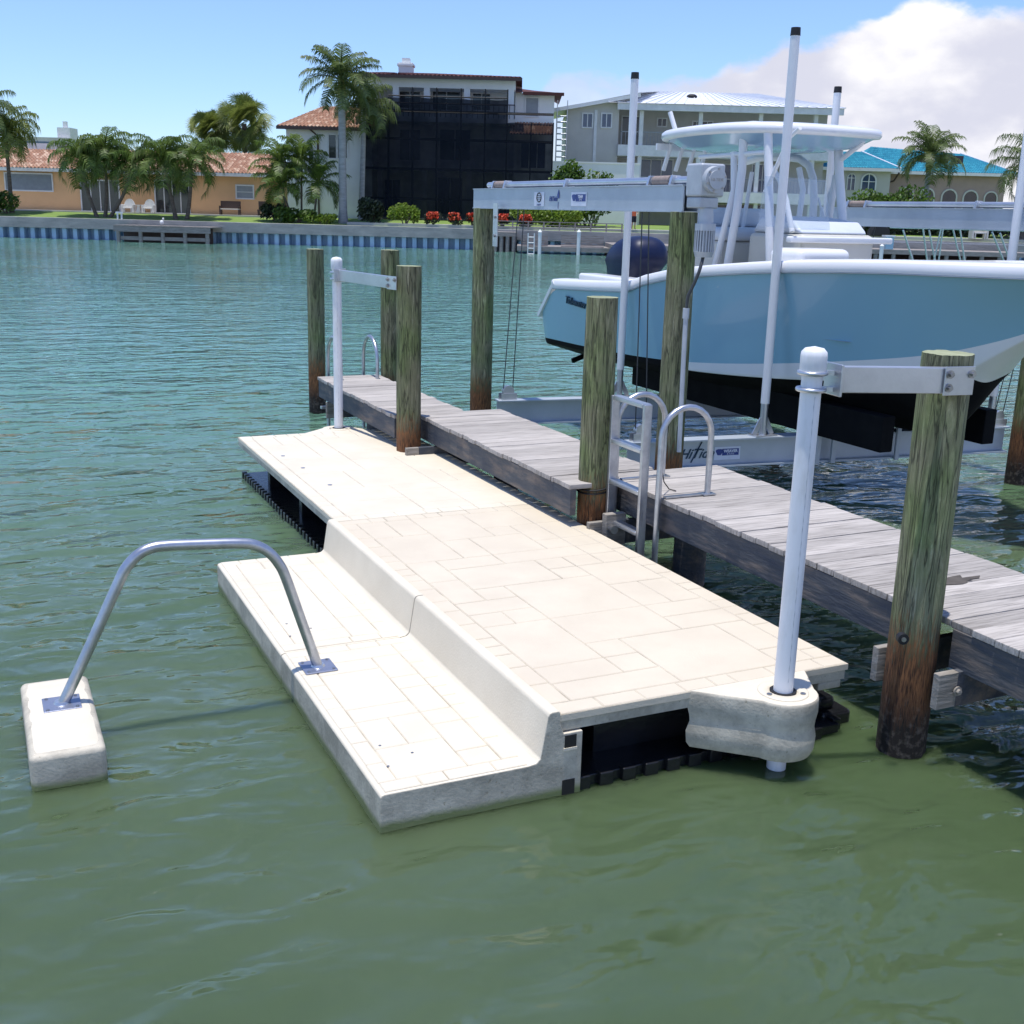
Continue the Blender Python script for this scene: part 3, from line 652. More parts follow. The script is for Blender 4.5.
# ================================================================== STEP HANDRAIL AND FLOAT BLOCK
RY = 5.44
rl = thing('handrail', 'bent galvanised grab rail spanning from the step to the loose float block', 'handrail', (.9, RY, .17))
ctrl = [(62, 706), (90, 646), (117, 586), (126, 568), (138, 555), (150, 548.5), (165, 545.8), (200, 544.3), (240, 543.3), (256, 545.5), (269, 552.5), (279, 564), (286, 578), (300, 617), (318, 667)]
P = [at(a, b, 'y', RY) for a, b in ctrl]
# smooth with Catmull-Rom
sm = []
for i in range(len(P)-1):
    p0, p1, p2, p3 = P[max(i-1, 0)], P[i], P[i+1], P[min(i+2, len(P)-1)]
    for k in range(5):
        t = k/5; sm.append(.5*((2*p1)+(p2-p0)*t+(2*p0-5*p1+4*p2-p3)*t*t+(3*p1-p0-3*p2+p3)*t**3))
sm.append(P[-1])
mb = MB(); mb.tube(sm, .0265, 18); mb.build('rail_tube', 'galv', rl)
for q in (P[0], P[-1]):
    zb = ZS+.006
    mb = MB(); mb.box(q.x-.085, q.x+.085, RY-.085, RY+.085, zb, zb+.008); o = mb.build('base_plate', 'plate', rl, bevel=.003)
    for dx in (-.066, .066):
        for dy in (-.066, .066):
            m3 = MB(); m3.tube([(q.x+dx, RY+dy, zb+.008), (q.x+dx, RY+dy, zb+.013)], .008, 8); m3.build('bolt', 'steel', o)
    m3 = MB(); m3.tube([(q.x, RY, zb+.007), (q.x, RY, zb+.02)], [.038, .031], 18); m3.build('weld_collar', 'alu', o)
fb = thing('float_block', 'small cream float block under the left foot of the grab rail', 'float', (.22, 5.4, 0))
x0, x1, y0, y1, zt = .06, .378, 4.925, 5.80, .178
mb = MB(); seg = 12
prf = []
for k in range(seg+1):
    y = y0+(y1-y0)*k/seg; prf.append((y, zt+.0))
mb.box(x0, x1, y0, y1, -.2, zt-.006)
o = mb.build('body', 'side', fb, bevel=.03, seg=4)
mb = MB()
n = 40; vs = []
for j in range(n+1):
    y = y0+.022+(y1-y0-.044)*j/n
    rip = .006*(.5+.5*math.cos((y-y0)/(y1-y0)*2*math.pi*6)) if y-y0 > .30 else 0.004
    for i in range(13):
        x = x0+.022+(x1-x0-.044)*i/12; e = 1-(abs(i-6)/6)**8; e2 = 1-(abs(j-n/2)/(n/2))**14
        vs.append((x, y, zt-.008+(.006+rip)*e*e2))
mb.add(vs, [(j*13+i, j*13+i+1, (j+1)*13+i+1, (j+1)*13+i) for j in range(n) for i in range(12)], True)
mb.build('ribbed_top', 'plastic', fb, recalc=False)

# ================================================================== BOAT LIFT
bl = thing('boat_lift', 'aluminium boat lift with top beams, gearbox, cradle beams and white guide poles', 'boat lift', (7.3, 9.6, 0))
def ibeam(mb, a, b, w, h, tf=.014, tw=.012):
    a, b = Vector(a), Vector(b); zc = Vector((0, 0, 1))
    mb.bar(a+zc*(h/2-tf/2), b+zc*(h/2-tf/2), w, tf); mb.bar(a-zc*(h/2-tf/2), b-zc*(h/2-tf/2), w, tf); mb.bar(a, b, tw, h-2*tf)
ytA = at(474, 198, 'x', LX-.07).y; ytB = at(684, 198, 'x', LX-.07).y
def top_beam(x, y0, y1, zc=2.648, pipe_side=1):
    mb = MB(); mb.m = 0
    # closed box look: channel web faces the dock
    for s in (-.07, .07):
        mb.box(x+s-.006, x+s+.006, y1, y0, zc-.095, zc+.095)
    mb.box(x-.085, x+.085, y1, y0, zc+.0955, zc+.105); mb.box(x-.085, x+.085, y1, y0, zc-.105, zc-.0955)
    o = mb.build('top_beam', 'beam_alu', bl)
    mb = MB(); mb.tube([(x, y0-.25, zc+.142), (x, y1+.02, zc+.142)], .030, 16); mb.build('drive_pipe', 'alu', o)
    for yy in (y0-.42, y0-.72, (y0+y1)/2, y1+.60, y1+.26):
        mb = MB(); mb.prism([(x-.06, zc+.106), (x+.06, zc+.106), (x+.038, zc+.182), (x-.038, zc+.182)], 'y', yy, yy-.03); mb.build('pipe_bearing', 'alu', o, bevel=.004)
    for ya, yb in ((y1+.55, y1+.30), (y0-.46, y0-.71)):
        mb = MB(); mb.tube([(x, ya, zc+.142), (x, yb, zc+.142)], .039, 16); mb.build('cable_winder', M['winder'], o)
    return o
tb1 = top_beam(LX, ytA, ytB)
tb2 = top_beam(9.45, 11.3, 6.6, zc=2.565)
# hanger strap by far pile
mb = MB(); yy = at(496, 220, 'x', LX-.14).y; mb.box(LX-.15, LX-.142, yy-.055, yy+.055, 2.16, 2.60); mb.build('hanger_strap', 'alu', tb1)
for zz in (2.27, 2.46):
    mb = MB(); mb.tube([(LX-.15, yy, zz), (LX-.165, yy, zz)], .016, 10); mb.build('strap_bolt', 'steel', tb1)
# gearbox, flange, neck and motor
gy = at(695, 183, 'x', LX-.12).y
g = MB(); g.box(LX-.12, LX+.10, gy-.08, gy+.13, 2.66, 2.905); gb = g.build('gearbox', 'lift_grey', bl, bevel=.018)
g = MB(); g.tube([(LX-.01, gy-.075, 2.785), (LX-.01, gy-.12, 2.785)], [.102, .095], 28); g.tube([(LX-.01, gy-.119, 2.785), (LX-.01, gy-.135, 2.785)], .070, 24); g.build('round_cover', 'lift_grey', gb, bevel=.004)
text_mb('HI-TIDE', .034, 'steel', gb, 'cover_lettering', (LX-.01, gy-.1362, 2.775), (1, 0, 0), (0, 0, 1), center=True)
for k in range(6):
    a = 2*math.pi*k/6+.3; g = MB(); g.tube([(LX-.01+.083*math.cos(a), gy-.118, 2.785+.083*math.sin(a)), (LX-.01+.083*math.cos(a), gy-.128, 2.785+.083*math.sin(a))], .008, 8); g.build('cover_bolt', 'steel', gb)
g = MB(); g.box(LX-.11, LX+.06, gy-.07, gy+.12, 2.575, 2.658); g.build('flange', 'lift_grey', gb, bevel=.012)
g = MB(); g.tube([(LX-.02, gy-.03, 2.46), (LX-.02, gy-.03, 2.576)], [.060, .052], 18); g.build('neck', 'lift_grey', gb)
g = MB(); g.tube([(LX-.02, gy-.03, 2.41), (LX-.02, gy-.03, 2.462)], [.080, .080], 24); mo = g.build('motor_bell', 'lift_grey', gb)
g = MB()
for k in range(22):
    a = 2*math.pi*k/22; g.bar((LX-.02+.068*math.cos(a), gy-.03+.068*math.sin(a), 2.25), (LX-.02+.068*math.cos(a), gy-.03+.068*math.sin(a), 2.411), .022, .009, (-math.sin(a), math.cos(a), 0))
g.tube([(LX-.02, gy-.03, 2.25), (LX-.02, gy-.03, 2.412)], .062, 20); g.tube([(LX-.02, gy-.03, 2.21), (LX-.02, gy-.03, 2.252)], [.066, .078], 22)
g.build('motor_can', 'lift_grey', gb)
# conduit down the pile
q = [Vector((LX-.02, gy-.03, 2.22)), at(702, 262, 'x', LX-.06), at(699, 272, 'x', LX-.08), at(694, 284, 'x', LX-.10), at(688, 296, 'x', LX-.12), at(686, 312, 'x', LX-.125), at(682.5, 380, 'x', LX-.13), at(679, 452, 'x', LX-.14)]
g = MB(); g.tube(q[:6], .013, 10); g.build('flexible_conduit', 'cable', bl)
g = MB(); g.tube(q[5:], .019, 12); g.tube([q[5]+Vector((0, 0, .03)), q[5]-Vector((0, 0, .05))], .026, 12); g.build('conduit_pipe', 'lift_grey', bl)
# cradle beams
zc = .45
cb = []
ends = ((Vector((5.15, 8.50, zc)), Vector((9.25, 8.06, zc))), (Vector((4.98, 10.93, zc)), Vector((9.2, 10.42, zc))))
for a, b in ends:
    mb = MB(); ibeam(mb, a, b, .16, .26); cb.append(mb.build('cradle_beam', 'beam_alu', bl))
def on(i, x, dz=.13):
    a, b = ends[i]; t = (x-a.x)/(b.x-a.x); p = a.lerp(b, t); return Vector((x, p.y, zc+dz))
# pulleys, cables
for i in (0, 1):
    for x in (ends[i][0].x+.12, 9.15):
        c = on(i, x); mb = MB(); mb.tube([c+Vector((0, -.025, .09)), c+Vector((0, .025, .09))], .062, 20); mb.box(c.x-.09, c.x+.09, c.y-.04, c.y-.028, zc+.131, zc+.20); mb.box(c.x-.09, c.x+.09, c.y+.028, c.y+.04, zc+.131, zc+.20)
        mb.build('pulley', 'alu', cb[i])
        for s in (-.055, .055):
            tx = LX if x < 7 else 9.45
            mb = MB(); mb.tube([(c.x+s, c.y, zc+.22), (tx+s*.6, c.y, 2.56)], .0055, 6); mb.build('cable', 'cable', cb[i])
# guide poles on the cradle
for (i, x, zt, rr) in ((1, 6.38, None, .040), (0, 6.50, None, .040), (1, 8.78, 3.93, .040), (0, 9.06, 4.6, .042)):
    c = on(i, x)
    if zt is None: zt = at(631, 72, 'y', c.y).z if i else at(800, 28, 'y', c.y).z
    mb = MB(); mb.tube([c+Vector((0, -.0, .3)), (c.x, c.y, zt-.06)], rr, 18); o = mb.build('guide_pole', 'wpaint', bl)
    mb = MB(); mb.tube([c+Vector((0, 0, 0)), c+Vector((0, 0, .34))], rr*.86, 16); mb.box(c.x-.12, c.x+.12, c.y-.07, c.y+.07, c.z, c.z+.012); mb.bar(c+Vector((-.10, 0, .01)), c+Vector((-.02, 0, .16)), .012, .05, (1, 0, 0)); mb.bar(c+Vector((.10, 0, .01)), c+Vector((.02, 0, .16)), .012, .05, (1, 0, 0)); mb.build('pole_foot', 'alu', o)
    mb = MB(); mb.tube([(c.x, c.y, zt-.065), (c.x, c.y, zt)], [rr*1.08, rr*1.0], 16); mb.build('pole_cap', 'rubber', o)
# bunks
for x in (7.05, 8.25):
    mb = MB(); mb.box(x-.07, x+.07, 7.35, 11.5, .585, .90); mb.build('bunk', 'hull_black', bl, bevel=.01)
for x in (7.05, 7.22, 7.93):
    c = on(0, x-.02); mb = MB(); mb.box(c.x-.025, c.x+.025, c.y-.11, c.y-.085, .31, .70); mb.build('bunk_bracket', 'beam_alu', bl, bevel=.003)
# lettering and stickers on the cradle beam web (facing the camera)
d0 = (ends[0][1]-ends[0][0]).normalized()
def web(x, z, o_=.0075): p = on(0, x, 0); return Vector((p.x-d0.y*-o_*0, p.y-o_, z))
w0 = at(683, 459, 'y', 8.4)
text_mb('HiTide', .125, 'teal_ink', cb[0], 'maker_lettering', web(w0.x-.02, .40, .009), d0, (0, 0, 1), shear=.45, bold=.002)
mb = MB(); a_ = web(w0.x+.10, .36, .0085); mb.bar(a_, a_+Vector((.10, -.012, .19)), .003, .022, (0, 1, 0)); mb.build('lettering_slash', 'teal_ink', cb[0])
s0 = at(715, 460, 'y', 8.38); s1 = at(742, 447, 'y', 8.35)
def sticker(parent, org, ux, w, h, body, sub, icon=True, tsize=.5, ink='blue_ink'):
    ux = Vector(ux).normalized(); uz = Vector((0, 0, 1)); nr = ux.cross(uz)
    mb = MB(); vs = [org+nr*.001, org+ux*w+nr*.001, org+ux*w+uz*h+nr*.001, org+uz*h+nr*.001]; back = [v-nr*.0009 for v in vs]
    mb.add(vs+back, [(0,1,2,3),(4,7,6,5),(0,4,5,1),(1,5,6,2),(2,6,7,3),(3,7,4,0)]); o = mb.build('sticker', 'sticker', parent)
    if body:
        mb = MB(); q = org+nr*.0022; xs = .30 if icon else .08; vs = [q+ux*w*xs+uz*h*.33, q+ux*w*.94+uz*h*.33, q+ux*w*.94+uz*h*.85, q+ux*w*xs+uz*h*.85]; back = [v-nr*.001 for v in vs]
        mb.add(vs+back, [(0,1,2,3),(4,7,6,5),(0,4,5,1),(1,5,6,2),(2,6,7,3),(3,7,4,0)])
        if icon:
            c = q+ux*w*.19+uz*h*.60; pts = [c+ux*w*.13*math.cos(a)*(1+.25*math.sin(3*a))+uz*h*.30*math.sin(a)*(1+.2*math.cos(2*a)) for a in [2*math.pi*k/18 for k in range(18)]]
            mb.add(pts, [tuple(range(18))])
        mb.build('sticker_print', ink, o, recalc=False)
        text_mb(body, h*.30, 'sticker', o, 'sticker_lettering', org+nr*.0045+ux*w*(.62 if icon else .5)+uz*h*.57, ux, uz, center=True, thick=.0005, bold=.0015)
        text_mb(sub, h*.18, 'sticker', o, 'sticker_lettering', org+nr*.0045+ux*w*(.62 if icon else .5)+uz*h*.39, ux, uz, center=True, thick=.0005)
    return o
sticker(cb[0], web(s0.x, s0.z-.005, .009), d0, s1.x-s0.x, s1.z-s0.z+.01, 'WEAVER', '& SONS')
# stickers on the top beam (face turned to -x); reading direction is toward the camera side (-y)
uxb = (0, -1, 0); xf = LX-.0785
def tbp(px, py): return at(px, py, 'x', xf)
p0 = tbp(534, 206); p1 = tbp(544.5, 192)
o = sticker(tb1, Vector((xf, p0.y, p0.z)), uxb, abs(p1.y-p0.y), p1.z-p0.z, None, None)
mb = MB(); c = Vector((xf-.0025, (p0.y+p1.y)/2, p0.z+(p1.z-p0.z)*.62)); rr = .042
mb.tube([c+Vector((0, rr*1.15*math.cos(2*math.pi*k/24), rr*math.sin(2*math.pi*k/24))) for k in range(25)], .006, 5, cap=False)
for dz in (-.016, .0, .016): mb.bar(c+Vector((0, -.036, dz)), c+Vector((0, .036, dz)), .003, .006)
mb.build('round_emblem', 'black_ink', o)
text_mb('COUNTY', .022, 'blue_ink', o, 'sticker_lettering', c+Vector((-.001, 0, -.078)), uxb, (0, 0, 1), center=True, thick=.0005)
p0 = tbp(571, 206); p1 = tbp(587, 192)
sticker(tb1, Vector((xf, p0.y, p0.z)), uxb, abs(p1.y-p0.y), p1.z-p0.z, 'TEAM', 'LIFTS', icon=True)
p0 = tbp(549, 201)
text_mb('HiTide', .062, 'blue_ink', tb1, 'beam_lettering', Vector((xf-.001, p0.y, p0.z)), uxb, (0, 0, 1), shear=.35, bold=.0012)
mb = MB(); c = tbp(558.5, 195); c.x = xf-.002
mb.add([c+Vector((0, -.022, -.03)), c+Vector((0, .018, -.03)), c+Vector((0, .025, .0)), c+Vector((0, -.004, .055)), c+Vector((0, -.024, .01))], [(0,1,2,3,4)]); c2 = c+Vector((0, 0, -.095))
mb.add([c2+Vector((0, -.006, -.03)), c2+Vector((0, .006, -.03)), c2+Vector((0, .004, .03)), c2+Vector((0, -.004, .03))], [(0,1,2,3)])
mb.build('flame_emblem', 'blue_ink', tb1, recalc=False)

# ================================================================== BOAT
CX = 7.65
bt = thing('sport_boat', 'light blue centre console boat with white hardtop, raised on the lift', 'boat', (CX, 9.4, .6))
# y, half beam at sheer, sheer z, half beam chine, chine z, boot top z, keel z
st = [(13.10, 1.13, 1.28, 1.02, .90, .985, .62), (12.68, 1.15, 1.635, 1.04, .92, .99, .61), (12.3, 1.16, 1.65, 1.05, .925, .992, .60), (11.6, 1.17, 1.68, 1.06, .93, 1.0, .60), (10.85, 1.18, 1.72, 1.07, .94, 1.02, .60), (10.5, 1.18, 1.82, 1.07, .95, 1.035, .60), (10.0, 1.17, 1.91, 1.06, .97, 1.06, .60), (9.4, 1.16, 1.975, 1.03, 1.0, 1.11, .60), (8.8, 1.13, 2.03, .97, 1.04, 1.18, .62), (8.2, 1.07, 2.075, .86, 1.09, 1.26, .60), (7.7, .97, 2.10, .69, 1.14, 1.34, .60), (7.3, .84, 2.115, .50, 1.19, 1.41, .63), (7.08, .755, 2.118, .37, 1.22, 1.46, .80), (6.92, .69, 2.12, .27, 1.30, 1.51, 1.22), (6.6, .54, 2.125, .12, 1.57, 1.63, 1.555), (6.3, .385, 2.13, .05, 1.75, 1.77, 1.745), (6.02, .20, 2.132, .02, 1.94, 1.95, 1.938), (5.86, .02, 2.135, .004, 2.06, 2.065, 2.055)]
def station(s):
    y, hs, zs, hc, zch, zb, zk = s
    pts = [(0, zk), (hc*.5, zk+(zch-zk)*.46), (hc, zch), (hc+.03*min(1, hc*2), zch+.012)]
    hb = hc+.03*min(1, hc*2)
    pw = .85+.6*max(0, min(1, (10.5-y)/4.2))
    for f in (0, .16, .34, .54, .76, 1):
        z = zb+(zs-zb)*f; t = (z-zch)/(zs-zch); flare = t**pw
        pts.append((hb+(hs-hb)*flare, z))
    return pts
S = [station(s) for s in st]; npt = len(S[0])
mb = MB()
for side in (-1, 1):
    vs = [(CX+side*p[0], st[i][0], p[1]) for i in range(len(st)) for p in S[i]]
    k = len(mb.v); mb.v += [Vector(v) for v in vs]
    for i in range(len(st)-1):
        for j in range(npt-1):
            f = (i*npt+j, i*npt+j+1, (i+1)*npt+j+1, (i+1)*npt+j)
            mb.f.append(tuple(q+k for q in f)); mb.sm.append(True)
            if st[i][0] <= 7.0: mt = 2 if j <= 3 else 0
            elif j < 3: mt = 1
            elif j == 3: mt = 2 if st[i][0] <= 10.0 else 1
            else: mt = 0
            mb.mi.append(mt)
# transom
n0 = [(CX-p[0], st[0][0], p[1]) for p in S[0]]; n1 = [(CX+p[0], st[0][0], p[1]) for p in S[0]]
k = len(mb.v); mb.v += [Vector(v) for v in n0+n1]
for j in range(npt-1): mb.f.append((k+j, k+j+1, k+npt+j+1, k+npt+j)); mb.sm.append(False); mb.mi.append(0)
hull = mb.build('hull', ['hull_blue', 'hull_black', 'white'], bt)
sd = hull.modifiers.new('Sub', 'SUBSURF'); sd.levels = 2; sd.render_levels = 2
import bmesh
bm = bmesh.new(); bm.from_mesh(hull.data); bmesh.ops.remove_doubles(bm, verts=bm.verts, dist=.0005)
cl = bm.edges.layers.float.get('crease_edge') or bm.edges.layers.float.new('crease_edge')
for e in bm.edges:
    ms = {f.material_index for f in e.link_faces}
    if len(ms) > 1 or len(e.link_faces) < 2 or all(abs(v.co.y+9.4-13.10) < .002 for v in e.verts): e[cl] = .9
bm.to_mesh(hull.data); bm.free()
# gunwale cap: thick white rim following the sheer, with the stern edge trim
def sheer_path(side):
    out = []
    for s in st[1:]: out.append(Vector((CX+side*s[1], s[0], s[2])))
    return out
mb = MB()
for side in (-1, 1):
    path = sheer_path(side); prev = None
    ring = []
    for i, p in enumerate(path):
        inn = Vector((-side, 0, 0)); wd_ = min(.24, abs(p.x-CX)*.9)
        hgt = .09 if i > 3 else .10
        dr = [(.022, -.006), (.026, .01), (.022, hgt*.8), (.0, hgt), (-wd_*.7, hgt+.012), (-wd_, hgt+.002), (-wd_, -.05)]
        ring.append([p-inn*a_+Vector((0, 0, b_)) for a_, b_ in dr])
    m_ = len(ring[0]); vs = [v for r_ in ring for v in r_]
    mb.add(vs, [(i*m_+j, i*m_+j+1, (i+1)*m_+j+1, (i+1)*m_+j) for i in range(len(ring)-1) for j in range(m_-1)], True)
    mb.add(ring[0], [tuple(range(m_))])
    # raked trim down the transom corner
    a = Vector((CX+side*1.15, 12.62, 1.70)); b = Vector((CX+side*1.12, 13.08, 1.26))
    mb.bar(a, b, .05, .06, (side, 0, 0))
mb.box(CX-1.1, CX+1.1, 12.45, 12.62, 1.62, 1.74)
mb.box(CX-1.10, CX+1.10, 12.6, 13.12, 1.22, 1.275)
cap = mb.build('gunwale_cap', 'white', bt)
# raised stern coaming seen above the low quarter
mb = MB(); mb.box(CX-1.12, CX-.86, 10.9, 12.1, 1.70, 1.842); mb.box(CX+.86, CX+1.12, 10.9, 12.1, 1.70, 1.842); mb.build('stern_coaming', 'white', bt, bevel=.03)
# inner deck
mb = MB(); pts = [(s[1]*.86, s[0]) for s in st[1:] if s[0] > 7.5]
poly = [(CX-a_, y_) for a_, y_ in pts]+[(CX+a_, y_) for a_, y_ in reversed(pts)]
mb.add([(a_, y_, 1.50) for a_, y_ in poly], [tuple(range(len(poly)))]); mb.build('cockpit_sole', 'beige', bt, recalc=False)
fp = [(s[1]*.86, s[0]) for s in st if s[0] < 7.8]
poly = [(CX-a_, y_) for a_, y_ in fp]+[(CX+a_, y_) for a_, y_ in reversed(fp)]
mb = MB(); mb.prism(poly, 'z', 2.13, 2.20); mb.build('foredeck', 'white', bt, bevel=.02)
# thin rub rail line
mb = MB()
for side in (-1, 1):
    pth = [p+Vector((side*.014, 0, -.012)) for p in sheer_path(side)]; mb.tube(pth, .008, 6)
mb.build('rub_rail', M['beam_alu'], bt)
# lettering
lp = at(566, 299, 'x', CX-1.155)
text_mb('Tidewater', .125, 'teal_ink', bt, 'hull_lettering', Vector((CX-1.164, lp.y, lp.z-.045)), (0.0, -1, -.06), (0.0, -.06, 1), shear=.12, thick=.010)
# outboard
mb = MB(); oc = Vector((8.02, 13.25, 1.93))
n, m_ = 28, 16; vs = []
for j in range(m_+1):
    t = math.pi*j/m_
    for k in range(n):
        a = 2*math.pi*k/n; cx_, sx_ = math.cos(a), math.sin(a)
        ex = lambda v, p_: math.copysign(abs(v)**p_, v)
        rx, ry, rz = .34, .48, .33
        st_ = math.sin(t)**.75
        x = rx*st_*ex(cx_, .8); yv = ry*st_*ex(sx_, .8); z = rz*ex(math.cos(t), .75)
        if z < 0: x *= .92; yv *= .86
        crease = 1+.035*math.cos(5*a)-.07*math.exp(-((a-2.7)/.12)**2)-.05*math.exp(-((a-3.7)/.12)**2)-.05*math.exp(-((a-4.6)/.12)**2)
        vs.append(oc+Vector((x*crease, yv*crease*(1-.22*max(0, z/rz))-.12*(z/rz), z)))
mb.add(vs, [(j*n+k, (j+1)*n+k, (j+1)*n+(k+1) % n, j*n+(k+1) % n) for j in range(m_) for k in range(n)], True)
ob = mb.build('outboard_cowl', 'navy', bt)
mb = MB(); mb.box(7.90, 8.14, 13.1, 13.4, 1.0, 1.78); mb.box(7.93, 8.11, 12.96, 13.2, 1.3, 1.62); mb.build('outboard_leg', 'navy_dark', ob, bevel=.04)
mb = MB(); mb.bar(at(572, 361, 'y', 13.0), at(588, 354, 'y', 13.0), .05, .06); mb.build('trim_tab', 'hull_black', bt, bevel=.01)

# hardtop: rounded slab with crown
HX, HY, HZ = CX+.04, 10.22, 3.33
hx, hy = .85, 1.14
def sup(a, p=.55): return math.copysign(abs(math.cos(a))**p, math.cos(a)), math.copysign(abs(math.sin(a))**p, math.sin(a))
n = 64; prof = [(.0, -.15, 0), (.5, -.14, 0), (.78, -.09, 0), (.93, .0, 0), (.985, .008, 1), (1.0, .035, 1), (.995, .075, 1), (.97, .095, 1), (.85, .11, 1), (.55, .125, 1), (0.0, .13, 1)]
mb = MB(); vs = []
def toppt(s, z, a):
    u_, v_ = sup(a); x = HX+hx*s*u_; y = HY+hy*s*v_
    droop = -.035*((y-HY)/hy)**2-.01*((x-HX)/hx)**2
    return (x, y, HZ+z+droop)
for s, z, _ in prof: vs += [toppt(max(s, .001), z, 2*math.pi*k/n) for k in range(n)]
for i in range(len(prof)-1):
    mb.m = 1 if i < 3 else 0
    mb.add([], []); k0 = 0
    for k in range(n):
        mb.f.append((i*n+k, i*n+(k+1) % n, (i+1)*n+(k+1) % n, (i+1)*n+k)); mb.mi.append(mb.m); mb.sm.append(True)
mb.v = [Vector(v) for v in vs]
ht = mb.build('hardtop', ['white', 'under_blue'], bt)
mb = MB(); mb.ball((HX-.1, HY+.1, HZ+.135), .13, .13, .035); mb.build('antenna_dome', 'white', ht)
mb = MB(); mb.tube([(HX+.1, HY-.2, HZ+.12), (HX+.1, HY-.2, HZ+.24)], .012, 8); mb.build('whip_antenna', 'white', ht)
for k in range(4):
    y = HY+hy*.86-.02; x = HX-.62+k*.16
# rocket-launcher rod holders along the stern edge
rh0 = [at(668+11*k, 163, 'y', HY+1.34+.0) for k in range(4)]
for k in range(4):
    x = HX-.55+k*.16; y = HY+1.0
    mb = MB(); mb.tube([(x, y+.10, HZ-.32), (x, y-.03, HZ-.04)], .024, 10); mb.build('rod_holder', 'wpaint', ht)
mb = MB(); mb.bar((HX-.72, HY+1.0, HZ-.08), (HX+.2, HY+1.0, HZ-.08), .03, .07); mb.build('rod_holder_rail', 'wpaint', ht)
p0 = at(679, 133, 'y', HY+.9); p1 = at(670, 112, 'y', HY+1.0)
mb = MB(); mb.tube([p0-Vector((0, 0, .08)), p1], .026, 10); mb.build('rod_holder', 'wpaint', ht)
# tower legs: measured lines placed in lengthwise planes
def leg(p_top, p_bot, x, r=.036, mid=None):
    a, b = at(*p_top, 'x', x), at(*p_bot, 'x', x)
    pts = [a, b] if not mid else [a]+[at(*m__, 'x', x) for m__ in mid]+[b]
    mb = MB(); mb.tube(pts, r, 12); return mb.build('tower_leg', 'wpaint', bt)
XN, XFAR = CX-.62, CX+.62
leg((744, 128), (727, 268), XN, .042, mid=[(742, 170), (737, 210)])
leg((734, 152), (714, 270), XN, .034, mid=[(734, 190), (726, 222)])
leg((768, 128), (770, 262), XN, .042)
leg((800, 128), (765, 192), XN-.02, .02, mid=[(790, 137)])
leg((838, 134), (843, 266), XFAR-.1, .046, mid=[(839, 170), (842, 215)])
leg((866, 137), (838, 162), XFAR-.1, .026, mid=[(861, 144)])
leg((836, 175), (826, 240), XFAR, .034)
leg((831, 192), (822, 235), XFAR, .024, mid=[(838, 176), (836, 178)]) if False else None
leg((745, 162), (812, 228), XFAR-.05, .040, mid=[(760, 158), (785, 157), (800, 159), (809, 166), (813, 178), (814, 200)])
leg((799, 168), (798, 225), XFAR-.3, .030, mid=[(803, 190)])
leg((752, 172), (742, 232), XFAR-.6, .022)
leg((772, 168), (792, 232), XN+.15, .028, mid=[(780, 180), (786, 200)])
leg((700, 157), (768, 152), XN, .022)
# windshield, console, seating
mb = MB(); mb.box(CX-.45, CX+.45, 8.9, 9.75, 1.5, 2.38); con = mb.build('console', 'beige', bt, bevel=.05)
mb = MB(); mb.add([at(*p_, 'y', 9.0) for p_ in ((757, 226), (830, 230), (826, 180), (765, 176))], [(0, 1, 2, 3)]); mb.build('windscreen', 'acrylic', con, recalc=False)
mb = MB(); mb.prism([(8.95, 2.38), (9.75, 2.38), (9.6, 2.55), (9.1, 2.50)], 'x', CX-.42, CX+.42); mb.build('dash', 'seat_grey', con, bevel=.04)
mb = MB(); mb.box(CX-.62, CX+.64, 8.86, 8.93, 2.30, 2.36); mb.build('grab_bar', 'wpaint', con, bevel=.015)
mb = MB(); mb.box(CX-.5, CX+.5, 10.15, 10.75, 1.5, 2.28); lp_ = mb.build('leaning_post', 'beige', bt, bevel=.04)
mb = MB(); mb.box(CX-.52, CX+.52, 10.1, 10.75, 2.28, 2.42); mb.box(CX-.52, CX+.52, 10.62, 10.76, 2.42, 2.62); mb.build('seat_cushion', 'seat_grey', lp_, bevel=.05)
mb = MB(); mb.box(CX-.5, CX+.52, 8.5, 8.84, 1.5, 2.06); mb.build('forward_seat', 'white', bt, bevel=.06)
mb = MB(); mb.box(CX-.90, CX-.30, 8.35, 8.82, 2.00, 2.26); mb.build('cooler_lid', 'white', bt, bevel=.07, seg=4)
mb = MB(); mb.tube([at(838, 176, 'x', XFAR), at(830, 195, 'x', XFAR), at(826, 240, 'x', XFAR)], .03, 10); mb.tube([at(818, 198, 'x', XFAR), at(826, 224, 'x', XFAR)], .012, 8); mb.build('seat_frame', 'wpaint', bt)

# ================================================================== FAR SHORE
def land():
    # island with lawn rising from the seawall
    mb = MB(True); bs = [81.6, 83.5, 87, 93, 110, 180, 420]; zs = [1.38, 1.50, 1.80, 1.85, 1.9, 2.0, 2.0]
    as_ = [-150+i*6 for i in range(70)]
    vs = [(a, b, z+.05*noise.noise(Vector((a*.2, b*.2, 0)))) for b, z in zip(bs, zs) for a in as_]
    n = len(as_)
    mb.add(vs, [(j*n+i, j*n+i+1, (j+1)*n+i+1, (j+1)*n+i) for j in range(len(bs)-1) for i in range(n-1)], True)
    tag(mb.build('lawn', 'lawn', recalc=False), kind='structure')
    mb = MB(True); mb.box(-150, 264, 81.62, 420, -3.0, 1.2); tag(mb.build('terrain', 'soil'), kind='structure')
    a0 = fz(0, 212, 88)[0]; a1 = fz(272, 215, 88)[0]
    mb = MB(True); mb.box(-60, a1, 86.6, 93, 1.60, 1.86); tag(mb.build('path', 'sand'), kind='structure')
    a0 = fz(350, 215, 84)[0]
    mb = MB(True); mb.box(a0, 200, 82.4, 400, 1.2, 1.62); tag(mb.build('paving', 'sand'), kind='structure')
land()
